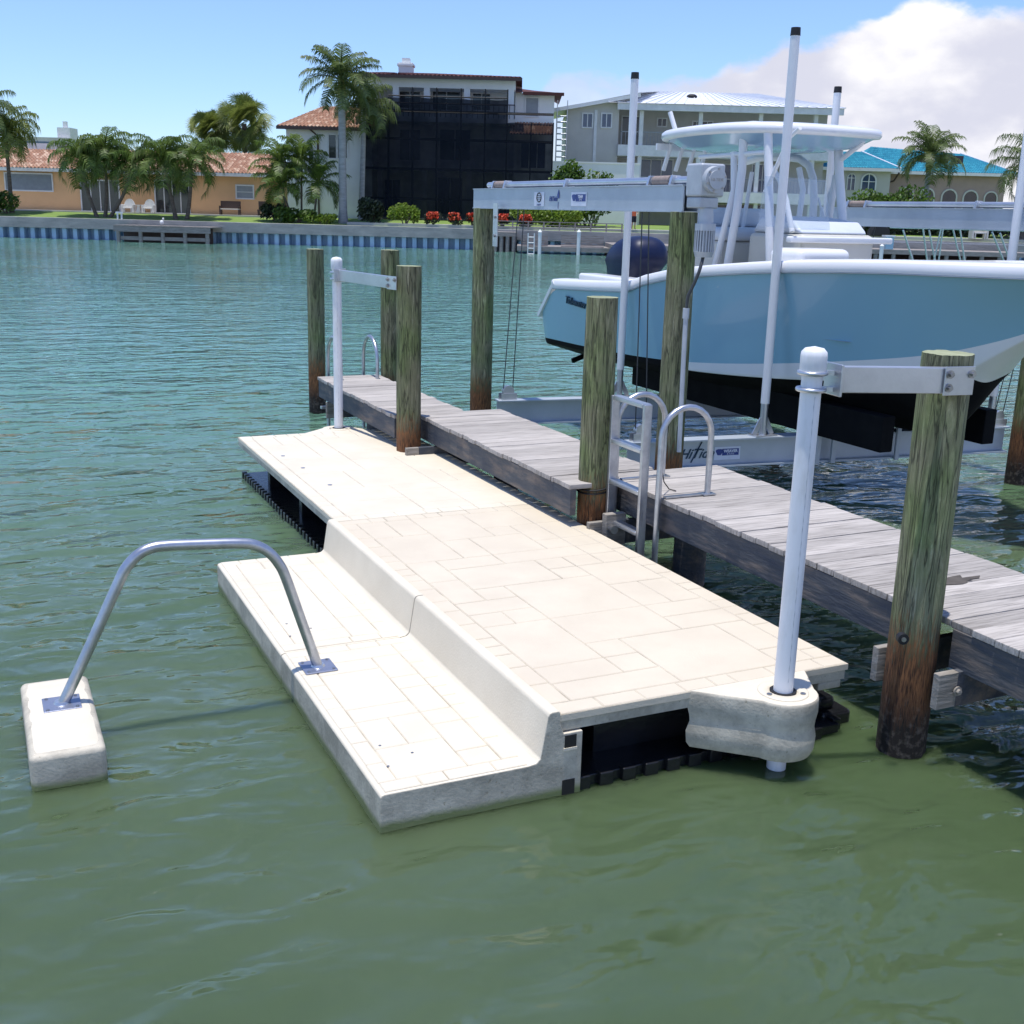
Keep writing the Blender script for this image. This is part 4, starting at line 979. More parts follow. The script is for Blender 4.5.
def seawall():
    t = farthing('seawall', 'long seawall of pale blue corrugated sheeting under a grey concrete cap', 'seawall', -30, 81, 0)
    mb = MB(True); mb.box(-140, 120, 80.75, 81.62, .72, 1.42); mb.build('concrete_cap', 'concrete', t, bevel=.02)
    mb = MB(True); a = -100; per = .735
    prev = None; pts = []
    while a < 60:
        pts += [(a, 80.98), (a+.28, 80.98), (a+.33, 81.55), (a+.68, 81.55)]; a += per
    vs = []
    for x, y in pts: vs += [(x, y, -1.5), (x, y, .73)]
    mb.add(vs, [(2*i, 2*i+2, 2*i+3, 2*i+1) for i in range(len(pts)-1)])
    mb.build('sheet_piling', 'sheet_blue', t, recalc=False)
seawall()

def tiles(mb, p00, p10, p01, p11, nu, nv, th=.10):
    # barrel tiles laid over a four-cornered slope: p00-p10 eave, p01-p11 ridge
    p00, p10, p01, p11 = map(Vector, (p00, p10, p01, p11))
    nrm = (p10-p00).cross(p01-p00)
    if nrm.z < 0: nrm = -nrm
    nrm.normalize()
    for j in range(nv):
        v0, v1 = j/nv, (j+1.12)/nv; v1 = min(v1, 1)
        for i in range(nu):
            u0, u1 = i/nu, (i+1)/nu
            def Q(u, v, h): return (p00.lerp(p10, u)).lerp(p01.lerp(p11, u), v)+nrm*h
            um = (u0+u1)/2
            vs = [Q(u0, v0, .02), Q(um, v0, th+.02), Q(u1, v0, .02), Q(u0, v1, 0), Q(um, v1, th*.8), Q(u1, v1, 0)]
            mb.add(vs, [(0, 1, 4, 3), (1, 2, 5, 4), (0, 2, 1)])
def window(parent, a0, a1, z0, z1, b, frame='trim', glass='glass', fw_=.10, mull=1, name='window', mulz=0):
    mb = MB(True)
    mb.box(a0-fw_, a1+fw_, b-.08, b-.005, z0-fw_, z0); mb.box(a0-fw_, a1+fw_, b-.08, b-.005, z1, z1+fw_); mb.box(a0-fw_, a0, b-.08, b-.005, z0, z1); mb.box(a1, a1+fw_, b-.08, b-.005, z0, z1)
    for k in range(1, mull+1):
        x = a0+(a1-a0)*k/(mull+1); mb.box(x-.035, x+.035, b-.06, b-.008, z0, z1)
    for k in range(1, mulz+1):
        z = z0+(z1-z0)*k/(mulz+1); mb.box(a0, a1, b-.055, b-.009, z-.025, z+.025)
    o = mb.build(name, frame, parent)
    mb = MB(True); mb.box(a0, a1, b-.035, b-.012, z0, z1); mb.build('pane', glass, o)
    return o

# ---------- orange bungalow
B1 = 89.5
def house1():
    g0 = 1.84
    aL = -60; aR = fz(266, 200, B1)[0]; eave = fz(130, 172, B1)[1]; ridge = fz(130, 151.5, B1+4.5)[1]
    t = farthing('bungalow', 'low orange stucco bungalow with a clay tile roof behind the lawn', 'house', -45, B1, g0)
    mb = MB(True); mb.box(aL, aR, B1, B1+9, g0-.3, eave); mb.build('wall', 'stucco_orange', t)
    mb = MB(True)
    mb.box(aL-.5, aR+.55, B1-.62, B1-.5, eave-.14, eave+.1); mb.box(aR+.44, aR+.55, B1-.5, B1+9.5, eave-.14, eave+.1)
    mb.build('gutter', 'trim', t)
    mb = MB(True); mb.add([(aL-.5, B1-.55, eave), (aR+.5, B1-.55, eave), (aR+.5, B1+4.5, ridge), (aL-.5, B1+4.5, ridge), (aR+.5, B1+9.5, eave), (aL-.5, B1+9.5, eave)], [(0,1,2,3),(3,2,4,5),(1,4,2)]); rf = mb.build('roof', 'fascia', t)
    mb = MB(True); tiles(mb, (aL-.5, B1-.6, eave+.08), (aR+.5, B1-.6, eave+.08), (aL-.5, B1+4.5, ridge+.08), (aR+.5, B1+4.5, ridge+.08), 150, 13); mb.build('roof_tiles', 'tile', rf)
    mb = MB(True); x0 = fz(38, 148, B1+6)[0]; x1 = fz(75, 150, B1+6)[0]; mb.box(x0, x1, B1+4, B1+7, ridge-.3, ridge+.42); mb.build('roof_box', 'trim', rf)
    def rc(x0, x1, y0, y1): return fz(x0, (y0+y1)/2, B1)[0], fz(x1, (y0+y1)/2, B1)[0], fz((x0+x1)/2, y1, B1)[1], fz((x0+x1)/2, y0, B1)[1]
    a, b, c, d = rc(6, 52, 174, 190)
    f = window(t, a, b, c, d, B1, mull=0, glass='shutter', name='shuttered_window')
    mb = MB(True)
    for k in range(7): z = c+(d-c)*(k+.5)/7; mb.prism([(B1-.075, z-.09), (B1-.04, z+.07), (B1-.036, z+.07), (B1-.071, z-.09)], 'x', a+.05, b-.05)
    mb.build('slat', 'shutter', f, recalc=True)
    for (x0, x1) in ((82, 119), (156, 189)):
        a, b, c, d = rc(x0, x1, 181, 209); window(t, a, b, g0+.05, d, B1, mull=3, glass='dark_glass', name='glass_door')
    a, b, c, d = rc(237, 253, 186, 198); f = window(t, a, b, c, d, B1, mull=0, mulz=1, glass='shutter')
    return t
house1()
def pt(px, b, z): a, _ = fz(px, 215, b); return a
# garden chairs
def garden_chair(a, b, z, label, mk='trim', s=1.0, group=None, name='garden_chair'):
    t = farthing(name, label, 'chair', a, b, z, group)
    mb = MB(True); mb.box(a-.33*s, a+.33*s, b-.3*s, b+.3*s, z+.28*s, z+.36*s); mb.build('seat', mk, t, bevel=.02)
    mb = MB(True)
    pts = [(a+.42*s*math.cos(u), z+.36*s+.62*s*math.sin(u)) for u in [math.pi*k/10 for k in range(11)]]
    mb.prism(pts, 'y', b+.26*s, b+.34*s); mb.build('backrest', mk, t)
    mb = MB(True)
    for sx in (-1, 1): mb.box(a+sx*.40*s-.06, a+sx*.40*s+.06, b-.3*s, b+.3*s, z+.0, z+.56*s)
    mb.build('armrest', mk, t, bevel=.02)
    for sx in (-1, 1):
        mb = MB(True); mb.box(a+sx*.27*s-.04, a+sx*.27*s+.04, b-.28*s, b-.2*s, z, z+.3*s); mb.build('leg', mk, t)
    return t
garden_chair(pt(129, 87.8, 0), 87.8, 1.86, 'left white rounded garden chair by the glass door of the orange house', group='white garden chairs')
garden_chair(pt(149, 87.8, 0), 87.8, 1.86, 'right white rounded garden chair by the glass door of the orange house', group='white garden chairs')
a = pt(139, 87.7, 0); t = farthing('side_table', 'small white round table between the two white garden chairs', 'table', a, 87.7, 1.86)
mb = MB(True); mb.tube([(a, 87.7, 2.36), (a, 87.7, 2.42)], .26, 16); mb.build('tabletop', 'trim', t)
mb = MB(True); mb.tube([(a, 87.7, 1.86), (a, 87.7, 2.36)], [.2, .12], 12); mb.build('pedestal', 'trim', t)
a = pt(230, 88, 0); t = farthing('garden_bench', 'dark wooden garden bench against the orange house wall', 'bench', a, 88, 1.86)
mb = MB(True); mb.box(a-.75, a+.75, 87.8, 88.3, 2.24, 2.32); mb.build('seat', 'beige', t)
mb = MB(True); mb.box(a-.75, a+.75, 88.3, 88.38, 2.34, 2.86); mb.build('backrest', 'fascia', t)
for s in (-.7, .7):
    mb = MB(True); mb.box(a+s-.05, a+s+.05, 87.8, 88.38, 1.86, 2.5); mb.build('leg', 'fascia', t)
a = pt(262, 88, 0); t = farthing('outdoor_chair', 'dark patio chair at the right corner of the orange house', 'chair', a, 88, 1.86)
mb = MB(True); mb.box(a-.3, a+.3, 87.8, 88.3, 2.2, 2.3); mb.build('seat', 'fascia', t)
mb = MB(True); mb.box(a-.3, a+.3, 88.28, 88.36, 2.3, 2.9); mb.build('backrest', 'fascia', t)
for s in (-.26, .26):
    mb = MB(True); mb.box(a+s-.04, a+s+.04, 87.85, 88.3, 1.86, 2.2); mb.build('leg', 'fascia', t)

# ---------- small jetty
def jetty():
    b0, b1 = 77.6, 80.7
    a0 = fz(113, 226, b0)[0]; a1 = fz(210, 230, b0)[0]; z = fz(160, 226, b0)[1]
    t = farthing('small_jetty', 'short grey timber jetty in front of the blue seawall', 'jetty', (a0+a1)/2, b0, 0)
    mb = MB(True); x = a0
    while x < a1: mb.box(x, x+.17, b0, b1, z-.06, z+random.uniform(-.01, .01)); x += .185
    mb.build('deck', 'dock_wood', t)
    mb = MB(True); mb.box(a0, a1, b0+.03, b0+.12, z-.42, z-.07); mb.build('fascia_board', M['dock_wood'], t)
    mb = MB(True); mb.box(a0+.4, a1-.1, b0+.2, b0+.28, z-.95, z-.72); mb.build('cross_rail', 'dock_wood', t)
    for k in range(5):
        x = a0+.25+(a1-a0-.5)*k/4; mb = MB(True); mb.tube([(x, b0+.2, -1.2), (x, b0+.2, z-.07)], .13, 12); mb.build('post', 'dock_wood', t)
    mb = MB(True); mb.box(a0+.2, a1-.2, b0+1.4, b0+1.5, -.2, z-.1); mb.build('back_board', 'fascia', t)
jetty()
a, z = fz(162, 224, 79); mb = MB(True); mb.ball((a, 79, z+.1), .14, .14, .16); mb.ball((a+.1, 79, z+.33), .07, .07, .09, 8, 6); o = mb.build('gull', 'trim'); tag(o, 'white gull resting on the short timber jetty', 'gull')
for px in (118, 122):
    a, z = fz(px, 222, 80.9); mb = MB(True); mb.box(a-.05, a+.05, 80.85, 80.95, 1.42, 1.9); mb.box(a-.12, a+.12, 80.83, 80.97, 1.82, 1.92); tag(mb.build('mooring_cleat', 'trim'), 'white mooring cleat on the seawall cap beside the jetty', 'cleat', 'white cleats on the seawall cap')

# ---------- palms and shrubs
def frond(mb, base, az, elev, L, droop, rnd, leaf=.55, nleaf=24, width=.055, hang=.5):
    base = Vector(base); d = Vector((math.cos(az), math.sin(az), 0)); pts = []
    x = 0; z = 0; el = elev; n = 12
    for k in range(n+1):
        pts.append(base+d*x+Vector((0, 0, z))); x += math.cos(el)*L/n; z += math.sin(el)*L/n; el -= droop/n*(.5+1.0*k/n)
    mb.m = 0; sdv = Vector((-d.y, d.x, 0))
    for k in range(n):   # rachis ribbon, three sided
        w0, w1 = .05*(1-k/n)+.012, .05*(1-(k+1)/n)+.012
        mb.add([pts[k]-sdv*w0, pts[k]+sdv*w0, pts[k+1]+sdv*w1, pts[k+1]-sdv*w1, pts[k]-Vector((0, 0, w0)), pts[k+1]-Vector((0, 0, w1))], [(0,1,2,3),(0,3,5,4),(1,4,5,2)])
    for i in range(nleaf):
        f = .12+.86*i/(nleaf-1); q = f*n; k = min(int(q), n-1); p = pts[k].lerp(pts[k+1], q-k); tan = (pts[k+1]-pts[k]).normalized()
        ll = leaf*(.45+.9*math.sin(math.pi*min(1, f*.82+.12)))*rnd.uniform(.8, 1.15)
        for s in (-1, 1):
            v = (sdv*s*.85+tan*.55+Vector((0, 0, rnd.uniform(-.1, .25)))).normalized()
            m1 = p+v*ll*.55; tip = p+v*ll*.9+Vector((0, 0, -hang*ll*rnd.uniform(.6, 1.3)))
            wv = tan*width
            mb.add([p-wv*.5, p+wv*.5, m1+wv*.6, tip, m1-wv*.6], [(0, 1, 2, 4), (4, 2, 3)])
def trunk_path(base, top, bend=0, rnd=random):
    base, top = Vector(base), Vector(top); pts = []
    for k in range(9):
        t = k/8; p = base.lerp(top, t); p += Vector((bend*math.sin(t*math.pi), 0, 0)); pts.append(p)
    return pts
def palm(a, b, z0, ztop, label, L=2.6, nf=20, leafmat='palm_green', bark='bark', r=(.16, .11), group=None, seed=0, leaf=.55, bend=0, lean=0, shaft=False, droop=1.9, hang=.5, elo=-.5, trunks=None, nleaf=28, cat='palm tree', spread=1, dead=0):
    rnd = random.Random(seed)
    t = farthing('palm_tree', label, cat, a, b, z0, group)
    trunks = trunks or [(0, 0, lean, ztop, bend)]
    for (oa, ob_, ln, zt, bd) in trunks:
        top = Vector((a+oa+ln, b+ob_, zt))
        mb = MB(True); pth = trunk_path((a+oa, b+ob_, z0-.15), top, bd); rs = [r[0]+(r[1]-r[0])*k/8 for k in range(9)]; rs[0] *= 1.25
        mb.tube(pth, rs, 12); mb.build('trunk', bark, t)
        ctr = top
        if shaft:
            mb = MB(True); mb.tube([top-Vector((0, 0, .05)), top+Vector((0, 0, .5)), top+Vector((0, 0, 1.3))], [r[1]*1.1, r[1]*1.45, r[1]*.6], 12); mb.build('crownshaft', 'shaft', t); ctr = top+Vector((0, 0, 1.15))
        mb = MB(True)
        for k in range(nf):
            az = k*2.39996+rnd.uniform(-.25, .25); f = (k+.5)/nf; el = elo+(1.45-elo)*f**.8+rnd.uniform(-.12, .12)
            frond(mb, ctr+Vector((.06*math.cos(az), .06*math.sin(az), 0)), az, el, L*rnd.uniform(.85, 1.1), droop*rnd.uniform(.8, 1.2)*(1.15-.35*f), rnd, leaf, nleaf, hang=hang, width=.06)
        mb.build('crown', leafmat, t, recalc=False)
    return t
def fan_palm(a, b, z0, ztop, label, rad=1.6, seed=0, group=None):
    rnd = random.Random(seed); t = farthing('palm_tree', label, 'palm tree', a, b, z0, group)
    mb = MB(True); mb.tube(trunk_path((a, b, z0), (a, b, ztop), 0), .2, 12); mb.build('trunk', 'bark', t)
    mb = MB(True); c = Vector((a, b, ztop))
    for k in range(150):
        az = rnd.uniform(0, 2*math.pi); el = rnd.uniform(-1.2, 1.5); d = Vector((math.cos(az)*math.cos(el), math.sin(az)*math.cos(el), math.sin(el)))
        hub = c+d*rad*rnd.uniform(.15, .78); sd_ = d.orthogonal().normalized(); u_ = d.cross(sd_)
        for i in range(20):
            an = -1.5+3.0*i/19; v = (d*math.cos(an)+sd_*math.sin(an)).normalized(); ll = rad*rnd.uniform(.34, .50)
            w = v.cross(u_)*.035; tip = hub+v*ll+Vector((0, 0, -.18*ll-.1*rnd.random()))
            mb.add([hub, hub+v*ll*.5+w, tip, hub+v*ll*.5-w], [(0, 1, 2, 3)])
    mb.build('crown', 'palm_yel', t, recalc=False)
def shrub(a, b, z0, w, d, h, label, mk='leaf', n=900, seed=0, name='shrub', cat='shrub', group=None, ls=.16, petals=0, stems=True):
    rnd = random.Random(seed); t = farthing(name, label, cat, a, b, z0, group)
    mb = MB(True)
    lob = [(rnd.uniform(-.5, .5)*w, rnd.uniform(-.3, .3)*d, rnd.uniform(.35, .75)*h, rnd.uniform(.30, .5)) for _ in range(7)]
    for i in range(n):
        lx, ly, lz, lr = rnd.choice(lob)
        v = Vector((rnd.gauss(0, 1), rnd.gauss(0, 1), rnd.gauss(0, 1))).normalized()*rnd.uniform(.55, 1.05)
        p = Vector((a+lx+v.x*lr*w*.75, b+ly+v.y*lr*d*.8, z0+max(.03, lz+v.z*lr*h*.85)))
        q = Vector((rnd.gauss(0, 1), rnd.gauss(0, 1), rnd.gauss(.4, 1))).normalized(); s1 = q.orthogonal().normalized()*ls*rnd.uniform(.6, 1.3); s2 = q.cross(s1).normalized()*ls*.5
        mb.add([p-s1, p+s2, p+s1, p-s2], [(0, 1, 2, 3)])
    mb.build('foliage', mk, t, recalc=False)
    mb = MB(True)
    for k in range(5): mb.tube([(a+rnd.uniform(-.1, .1)*w, b, z0-.05), (a+rnd.uniform(-.4, .4)*w, b+rnd.uniform(-.2, .2)*d, z0+h*.6)], [.05, .02], 6)
    mb.build('stem', 'bark', t)
    if petals:
        mb = MB(True)
        for i in range(petals):
            an = rnd.uniform(0, 6.28); rr_ = rnd.uniform(0, .5); p = Vector((a+w*rr_*math.cos(an), b-d*.3+d*rr_*.6*math.sin(an), z0+h*rnd.uniform(.5, 1.05)))
            q = Vector((rnd.gauss(0, 1), rnd.gauss(-.6, 1), rnd.gauss(.4, 1))).normalized(); s1 = q.orthogonal().normalized()*.10; s2 = q.cross(s1).normalized()*.09
            mb.add([p-s1, p+s2, p+s1, p-s2], [(0, 1, 2, 3)])
        mb.build('blossom', 'petal', t, recalc=False)
    return t
def gp(px, b): return fz(px, 212, b)[0]
def zz(px, py, b): return fz(px, py, b)[1]
palm(gp(12, 85), 85, 1.7, zz(12, 132, 85), 'feathery palm with a straight trunk before the grey shutter of the orange house', L=2.6, nf=26, leaf=.75, leafmat='palm_yel', seed=1, droop=2.3, hang=.8)
palm(gp(-6, 83), 83, 1.6, zz(0, 112, 83), 'grey green palm cut off by the left edge of the photo', L=2.7, nf=20, leafmat='palm_grey', seed=2, droop=2.2, hang=.8)
palm(gp(102, 83.5), 83.5, 1.55, 0, 'cluster of three curving palm trunks with drooping dark crowns on the lawn', L=2.5, nf=22, seed=3, droop=2.4, leaf=.7,
     trunks=[(-.35, 0, -.9, zz(86, 160, 83.5), -.15), (.1, .3, .25, zz(106, 152, 83.5), .1), (.45, .1, 1.9, zz(130, 165, 83.5), .25)], r=(.13, .09), hang=.7)
palm(gp(180, 83.5), 83.5, 1.55, 0, 'pair of leaning palm trunks with one upright spear, right of the jetty', L=2.8, nf=22, seed=4, droop=2.2, leaf=.7,
     trunks=[(-.3, 0, -.7, zz(168, 160, 83.5), 0), (.4, .2, .5, zz(192, 162, 83.5), .1)], r=(.15, .09), hang=.7)
fan_palm(gp(214, 99), 99, 1.8, zz(214, 132, 99), 'smaller round fan palm behind the tile roof of the orange house', rad=1.9, seed=5)
fan_palm(gp(247, 99), 99, 1.8, zz(247, 124, 99), 'larger round fan palm behind the right end of the orange house', rad=2.4, seed=6)
palm(gp(300, 84), 84, 1.6, 0, 'clump of slim palms at the left corner of the white house', L=2.3, nf=15, seed=7, droop=1.6, leaf=.6,
     trunks=[(-1.0, 0, -.3, zz(288, 162, 84), 0), (.0, .5, .1, zz(305, 158, 84), 0), (.9, .2, .4, zz(318, 182, 84), 0), (-.4, -.3, -.9, zz(280, 185, 84), 0)], r=(.08, .06))
palm(gp(343, 83.6), 83.6, 1.55, zz(345, 98, 83.6), 'tall royal palm with a smooth pale trunk in front of the white house', L=3.1, nf=26, leafmat='palm_grey', bark='bark_pale', r=(.30, .24), seed=12, shaft=True, droop=1.45, leaf=.75, hang=.45, elo=-.5, nleaf=38)
palm(gp(361, 87), 87, 1.65, zz(368, 108, 87), 'second royal palm with a thinner trunk, just right of the tallest one', L=2.9, nf=26, leafmat='palm_grey', bark='bark_pale', r=(.22, .16), seed=9, shaft=False, droop=1.9, leaf=.7, hang=.8, nleaf=28, lean=.3)
palm(gp(924, 90), 90, 1.6, zz(928, 172, 90), 'palm with a pale trunk in front of the turquoise roofed house', L=3.0, nf=26, leafmat='palm_grey', bark='bark_pale', r=(.24, .18), seed=10, shaft=True, droop=1.9, leaf=.7, hang=.45, elo=-.3, nleaf=34)
palm(gp(1026, 84), 84, 1.6, zz(1030, 165, 84), 'palm cut off by the right edge of the photo', L=3.3, nf=20, leafmat='palm_grey', bark='bark', r=(.24, .18), seed=11, droop=2.0, leaf=.8, hang=.8, nleaf=28)
shrub(gp(6, 84.2), 84.2, 1.5, 2.2, 1.5, 1.7, 'green leafy shrub at the left end of the lawn', seed=1, n=1300, ls=.14)
shrub(gp(404, 82.9), 82.9, 1.5, 1.6, 1.2, 1.5, 'bright round shrub in front of the netted house', mk='leaf_lime', seed=2, n=1500, ls=.12)
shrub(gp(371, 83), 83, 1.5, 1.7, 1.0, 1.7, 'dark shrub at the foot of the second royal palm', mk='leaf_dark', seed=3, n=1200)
shrub(gp(297, 83), 83, 1.45, 2.2, 1.2, 1.0, 'low mixed shrub beneath the slim palms', mk='leaf', seed=4, n=1200)
shrub(gp(322, 82.6), 82.6, 1.45, 1.6, .8, .7, 'low yellow green shrub left of the tall royal palm', mk='leaf_lime', seed=5, n=800, ls=.10)
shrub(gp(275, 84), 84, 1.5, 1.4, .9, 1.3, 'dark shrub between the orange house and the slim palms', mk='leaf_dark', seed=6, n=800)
for i, px in enumerate((433, 455, 473, 503, 526)):
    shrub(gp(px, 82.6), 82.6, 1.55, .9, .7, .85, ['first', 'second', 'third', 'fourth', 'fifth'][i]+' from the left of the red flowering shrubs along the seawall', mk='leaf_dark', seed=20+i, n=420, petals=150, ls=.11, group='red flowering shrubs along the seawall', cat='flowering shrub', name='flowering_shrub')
shrub(gp(592, 86), 86, 1.6, 4.2, 2.2, 4.6, 'tall bright shrub below the grey house, seen above the lift beam', mk='leaf', seed=8, n=5200, ls=.17)
shrub(gp(556, 84), 84, 1.5, 4.6, 1.6, 1.7, 'long low bright shrub seen beneath the lift beam', mk='leaf_lime', seed=9, n=2200, ls=.14)
shrub(gp(872, 88), 88, 1.5, 5.2, 2.4, 3.6, 'round green shrub before the arched windows of the turquoise roofed house', mk='leaf', seed=10, n=4600, ls=.17)
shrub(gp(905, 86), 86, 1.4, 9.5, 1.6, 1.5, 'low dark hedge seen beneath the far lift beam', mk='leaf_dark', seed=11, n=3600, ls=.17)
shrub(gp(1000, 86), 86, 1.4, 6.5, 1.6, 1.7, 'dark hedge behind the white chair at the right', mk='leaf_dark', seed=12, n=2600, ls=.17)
shrub(gp(985, 90), 90, 1.5, 3, 1.6, 2.4, 'green shrub at the right end of the arched wall', mk='leaf', seed=13, n=1500, ls=.16)

# ---------- distant block behind the bungalow
def distant():
    b = 230
    a0, z1 = fz(38, 137, b); a1, _ = fz(66, 137, b)
    t = farthing('distant_block', 'hazy grey apartment block far behind the orange house roof', 'building', (a0+a1)/2, b, 2)
    mb = MB(True); mb.box(a0-6, a1, b, b+12, 2, z1); mb.build('wall', 'stucco_grey', t)
    mb = MB(True); mb.box(a0+3, a0+5.5, b+2, b+6, z1, z1+2); mb.box(a0+3.8, a0+4.4, b+3, b+4, z1+2, z1+3.2); mb.build('rooftop_box', 'trim', t)
    mb = MB(True)
    for k in range(4): mb.box(a0-5.7, a1-.3, b-.15, b-.02, z1-1.6-1.9*k, z1-.8-1.9*k)
    mb.build('window_band', 'glass', t)
distant()

# ---------- white three storey house with netting
B2 = 90
def rect(x0, x1, y0, y1, b): 
    ym, xm = (y0+y1)/2, (x0+x1)/2
    return fz(x0, ym, b)[0], fz(x1, ym, b)[0], fz(xm, y1, b)[1], fz(xm, y0, b)[1]
def house2():
    g0 = 1.6
    t = farthing('netted_house', 'white three storey house wrapped in black netting with dark red roof edges', 'house', 8 and fz(450, 200, B2)[0], B2, g0)
    # left wing
    a0, a1, _, ze = rect(287, 372, 128, 218, B2)
    mb = MB(True); mb.box(a0, a1, B2, B2+9, g0-.4, ze); mb.build('wall', 'stucco_white', t)
    _, _, _, zr = rect(320, 372, 106, 120, B2+3)
    mb = MB(True); e0, e1 = a0-.6, a1+.2; bb0, bb1 = B2-.6, B2+9.6
    r0 = (fz(322, 106, B2+4)[0], B2+4.5, zr); r1 = (a1+.2, B2+4.5, zr)
    mb.add([(e0, bb0, ze), (e1, bb0, ze), r1, r0, (e0, bb1, ze), (e1, bb1, ze)], [(0,1,2,3),(0,3,4),(3,2,5,4)]); rf = mb.build('roof', 'tile_dark', t, recalc=False)
    mb = MB(True); tiles(mb, (e0, bb0, ze+.02), (e1, bb0, ze+.02), (r0[0], r0[1], r0[2]+.02), (r1[0], r1[1], r1[2]+.02), 26, 12); mb.build('roof_tiles', 'tile', rf)
    mb = MB(True); mb.box(e0, e1, bb0-.1, bb0, ze-.2, ze+.03); mb.build('gutter', 'fascia', t)
    for (x0, x1, y0, y1) in ((329, 336, 135, 158), (338, 347, 135, 158), (309, 313, 140, 160)):
        a, b, c, d = rect(x0, x1, y0, y1, B2); window(t, a, b, c, d, B2, mull=0, glass='dark_glass')
    x = fz(318, 140, B2)[0]; mb = MB(True); mb.tube([(x-.5, B2-.62, ze-.15), (x, B2-.12, ze-.6), (x, B2-.12, g0)], .07, 8); mb.build('downpipe', 'fascia', t)
    # main tower
    a0, a1, _, ze = rect(362, 514, 78, 218, B2+1)
    mb = MB(True)
    zf = [g0-.3, rect(400, 500, 168, 218, B2)[3], rect(400, 500, 119, 168, B2)[3], rect(400, 500, 82, 119, B2)[3]]
    # floors and back wall; top floor is an open loggia with columns
    mb.box(a0, a1, B2+3.2, B2+12, g0-.3, ze); mb.box(a0, a0+.3, B2+.8, B2+3.2, g0, ze)
    mb.box(a0, a1, B2+.6, B2+3.19, zf[1]-.2, zf[1]+.15); mb.box(a0, a1, B2+.6, B2+3.19, zf[2]-.2, zf[2]+.15); mb.box(a0, a1, B2+.6, B2+3.19, ze-.75, ze)
    mb.build('wall', 'stucco_white', t)
    for px in (366, 396, 427, 467, 511):
        a, b, c, d = rect(px-3, px+3, 82, 119, B2+.8); mb = MB(True); mb.box(a, b, B2+.62, B2+1.05, zf[2]+.151, ze-.751); mb.build('column', 'stucco_white', t)
    for px in (380, 425, 470, 508):
        a, b, c, d = rect(px-2.5, px+2.5, 82, 119, B2+.8); mb = MB(True); mb.box(a, b, B2+.62, B2+1.05, g0-.2, zf[1]-.201); mb.build('column', 'stucco_white', t)
    for (x0, x1, y0, y1) in ((400, 420, 92, 108), (433, 460, 92, 110), (473, 490, 94, 110), (400, 420, 130, 160), (440, 470, 130, 160), (385, 400, 180, 212), (438, 462, 178, 214)):
        a, b, c, d = rect(x0, x1, y0, y1, B2+3.2); window(t, a, b, c, d, B2+3.2, mull=1, glass='dark_glass')
    zr = ze+.75
    e0, e1, bb0, bb1 = a0-.6, a1+.5, B2-.1, B2+12.6
    r0, r1 = (fz(385, 68, B2+6)[0], B2+6, zr), (fz(430, 70, B2+6)[0], B2+6, zr)
    mb = MB(True); mb.add([(e0, bb0, ze), (e1, bb0, ze), r1, r0, (e0, bb1, ze), (e1, bb1, ze)], [(0,1,2,3),(0,3,4),(3,2,5,4),(1,5,2)]); rf = mb.build('roof', 'tile_dark', t, recalc=False)
    mb = MB(True); tiles(mb, (e0, bb0, ze+.02), (e1, bb0, ze+.02), (r0[0], r0[1], r0[2]+.02), (r1[0], r1[1], r1[2]+.02), 40, 10); mb.build('roof_tiles', 'tile_dark', rf)
    mb = MB(True); mb.box(e0, e1, bb0-.1, bb0, ze-.18, ze+.03); mb.build('gutter', 'fascia', t)
    a, b, c, d = rect(399, 413, 63, 74, B2+6); mb = MB(True); mb.box(a, b, B2+5.6, B2+6.8, c-1, d); mb.box(a-.1, b+.1, B2+5.5, B2+6.9, d-.25, d-.1)
    mb.box(a+.25, b-.25, B2+5.8, B2+6.6, d, d+.35); mb.build('chimney', 'stucco_white', rf)
    # balcony rail of the top floor
    mb = MB(True); y_ = B2+.4
    for k in range(30): x = a0+(a1-a0)*k/29; mb.box(x-.02, x+.02, y_-.02, y_+.02, zf[2]+.15, zf[2]+1.1)
    mb.box(a0, a1, y_-.03, y_+.03, zf[2]+1.1, zf[2]+1.17); mb.build('balcony_rail', 'fascia', t)
    # right wing
    a0r, a1r, _, zer = rect(514, 553, 92, 218, B2+1)
    mb = MB(True); mb.box(a1+.001, a1r, B2+2, B2+10, g0-.3, zer); mb.build('wall', 'stucco_white', t)
    mb = MB(True); mb.add([(a1, B2+1.3, zer), (a1r+.6, B2+1.3, zer), (a1r-1.5, B2+6, zer+.6), (a1, B2+6, zer+.75), (a1r+.6, B2+10.6, zer)], [(0,1,2,3),(1,4,2)]); mb.box(a1+.55, a1r+.7, B2+1.2, B2+1.32, zer-.2, zer+.03); mb.build('roof', 'tile_dark', t, recalc=False)
    a, b, c, d = rect(526, 538, 98, 116, B2+2); window(t, a, b, c, d, B2+2, mull=0, glass='shutter')
    # lower tiled skirt roof on the right and its window below
    a, b, c, d = rect(510, 553, 122, 136, B2+1); mb = MB(True); tiles(mb, (a, B2-.3, c), (b, B2-.3, c), (a, B2+1.95, d), (b, B2+1.95, d), 14, 7); mb.build('skirt_roof', 'tile', t)
    a, b, c, d = rect(521, 545, 143, 168, B2+2); window(t, a, b, c, d, B2+2, mull=2, glass='glass')
    # scaffold
    bs_ = B2-.9
    scf = MB(True)
    cols_ = [fz(px, 170, bs_)[0] for px in (363, 388, 412, 436, 460, 484, 506, 530, 552)]
    for i, x in enumerate(cols_):
        ztop = fz(450, 88 if 1 < i < 7 else 120, bs_)[1]
        for bb in (bs_, bs_+.75): scf.tube([(x, bb, g0-.1), (x, bb, ztop)], .045, 6)
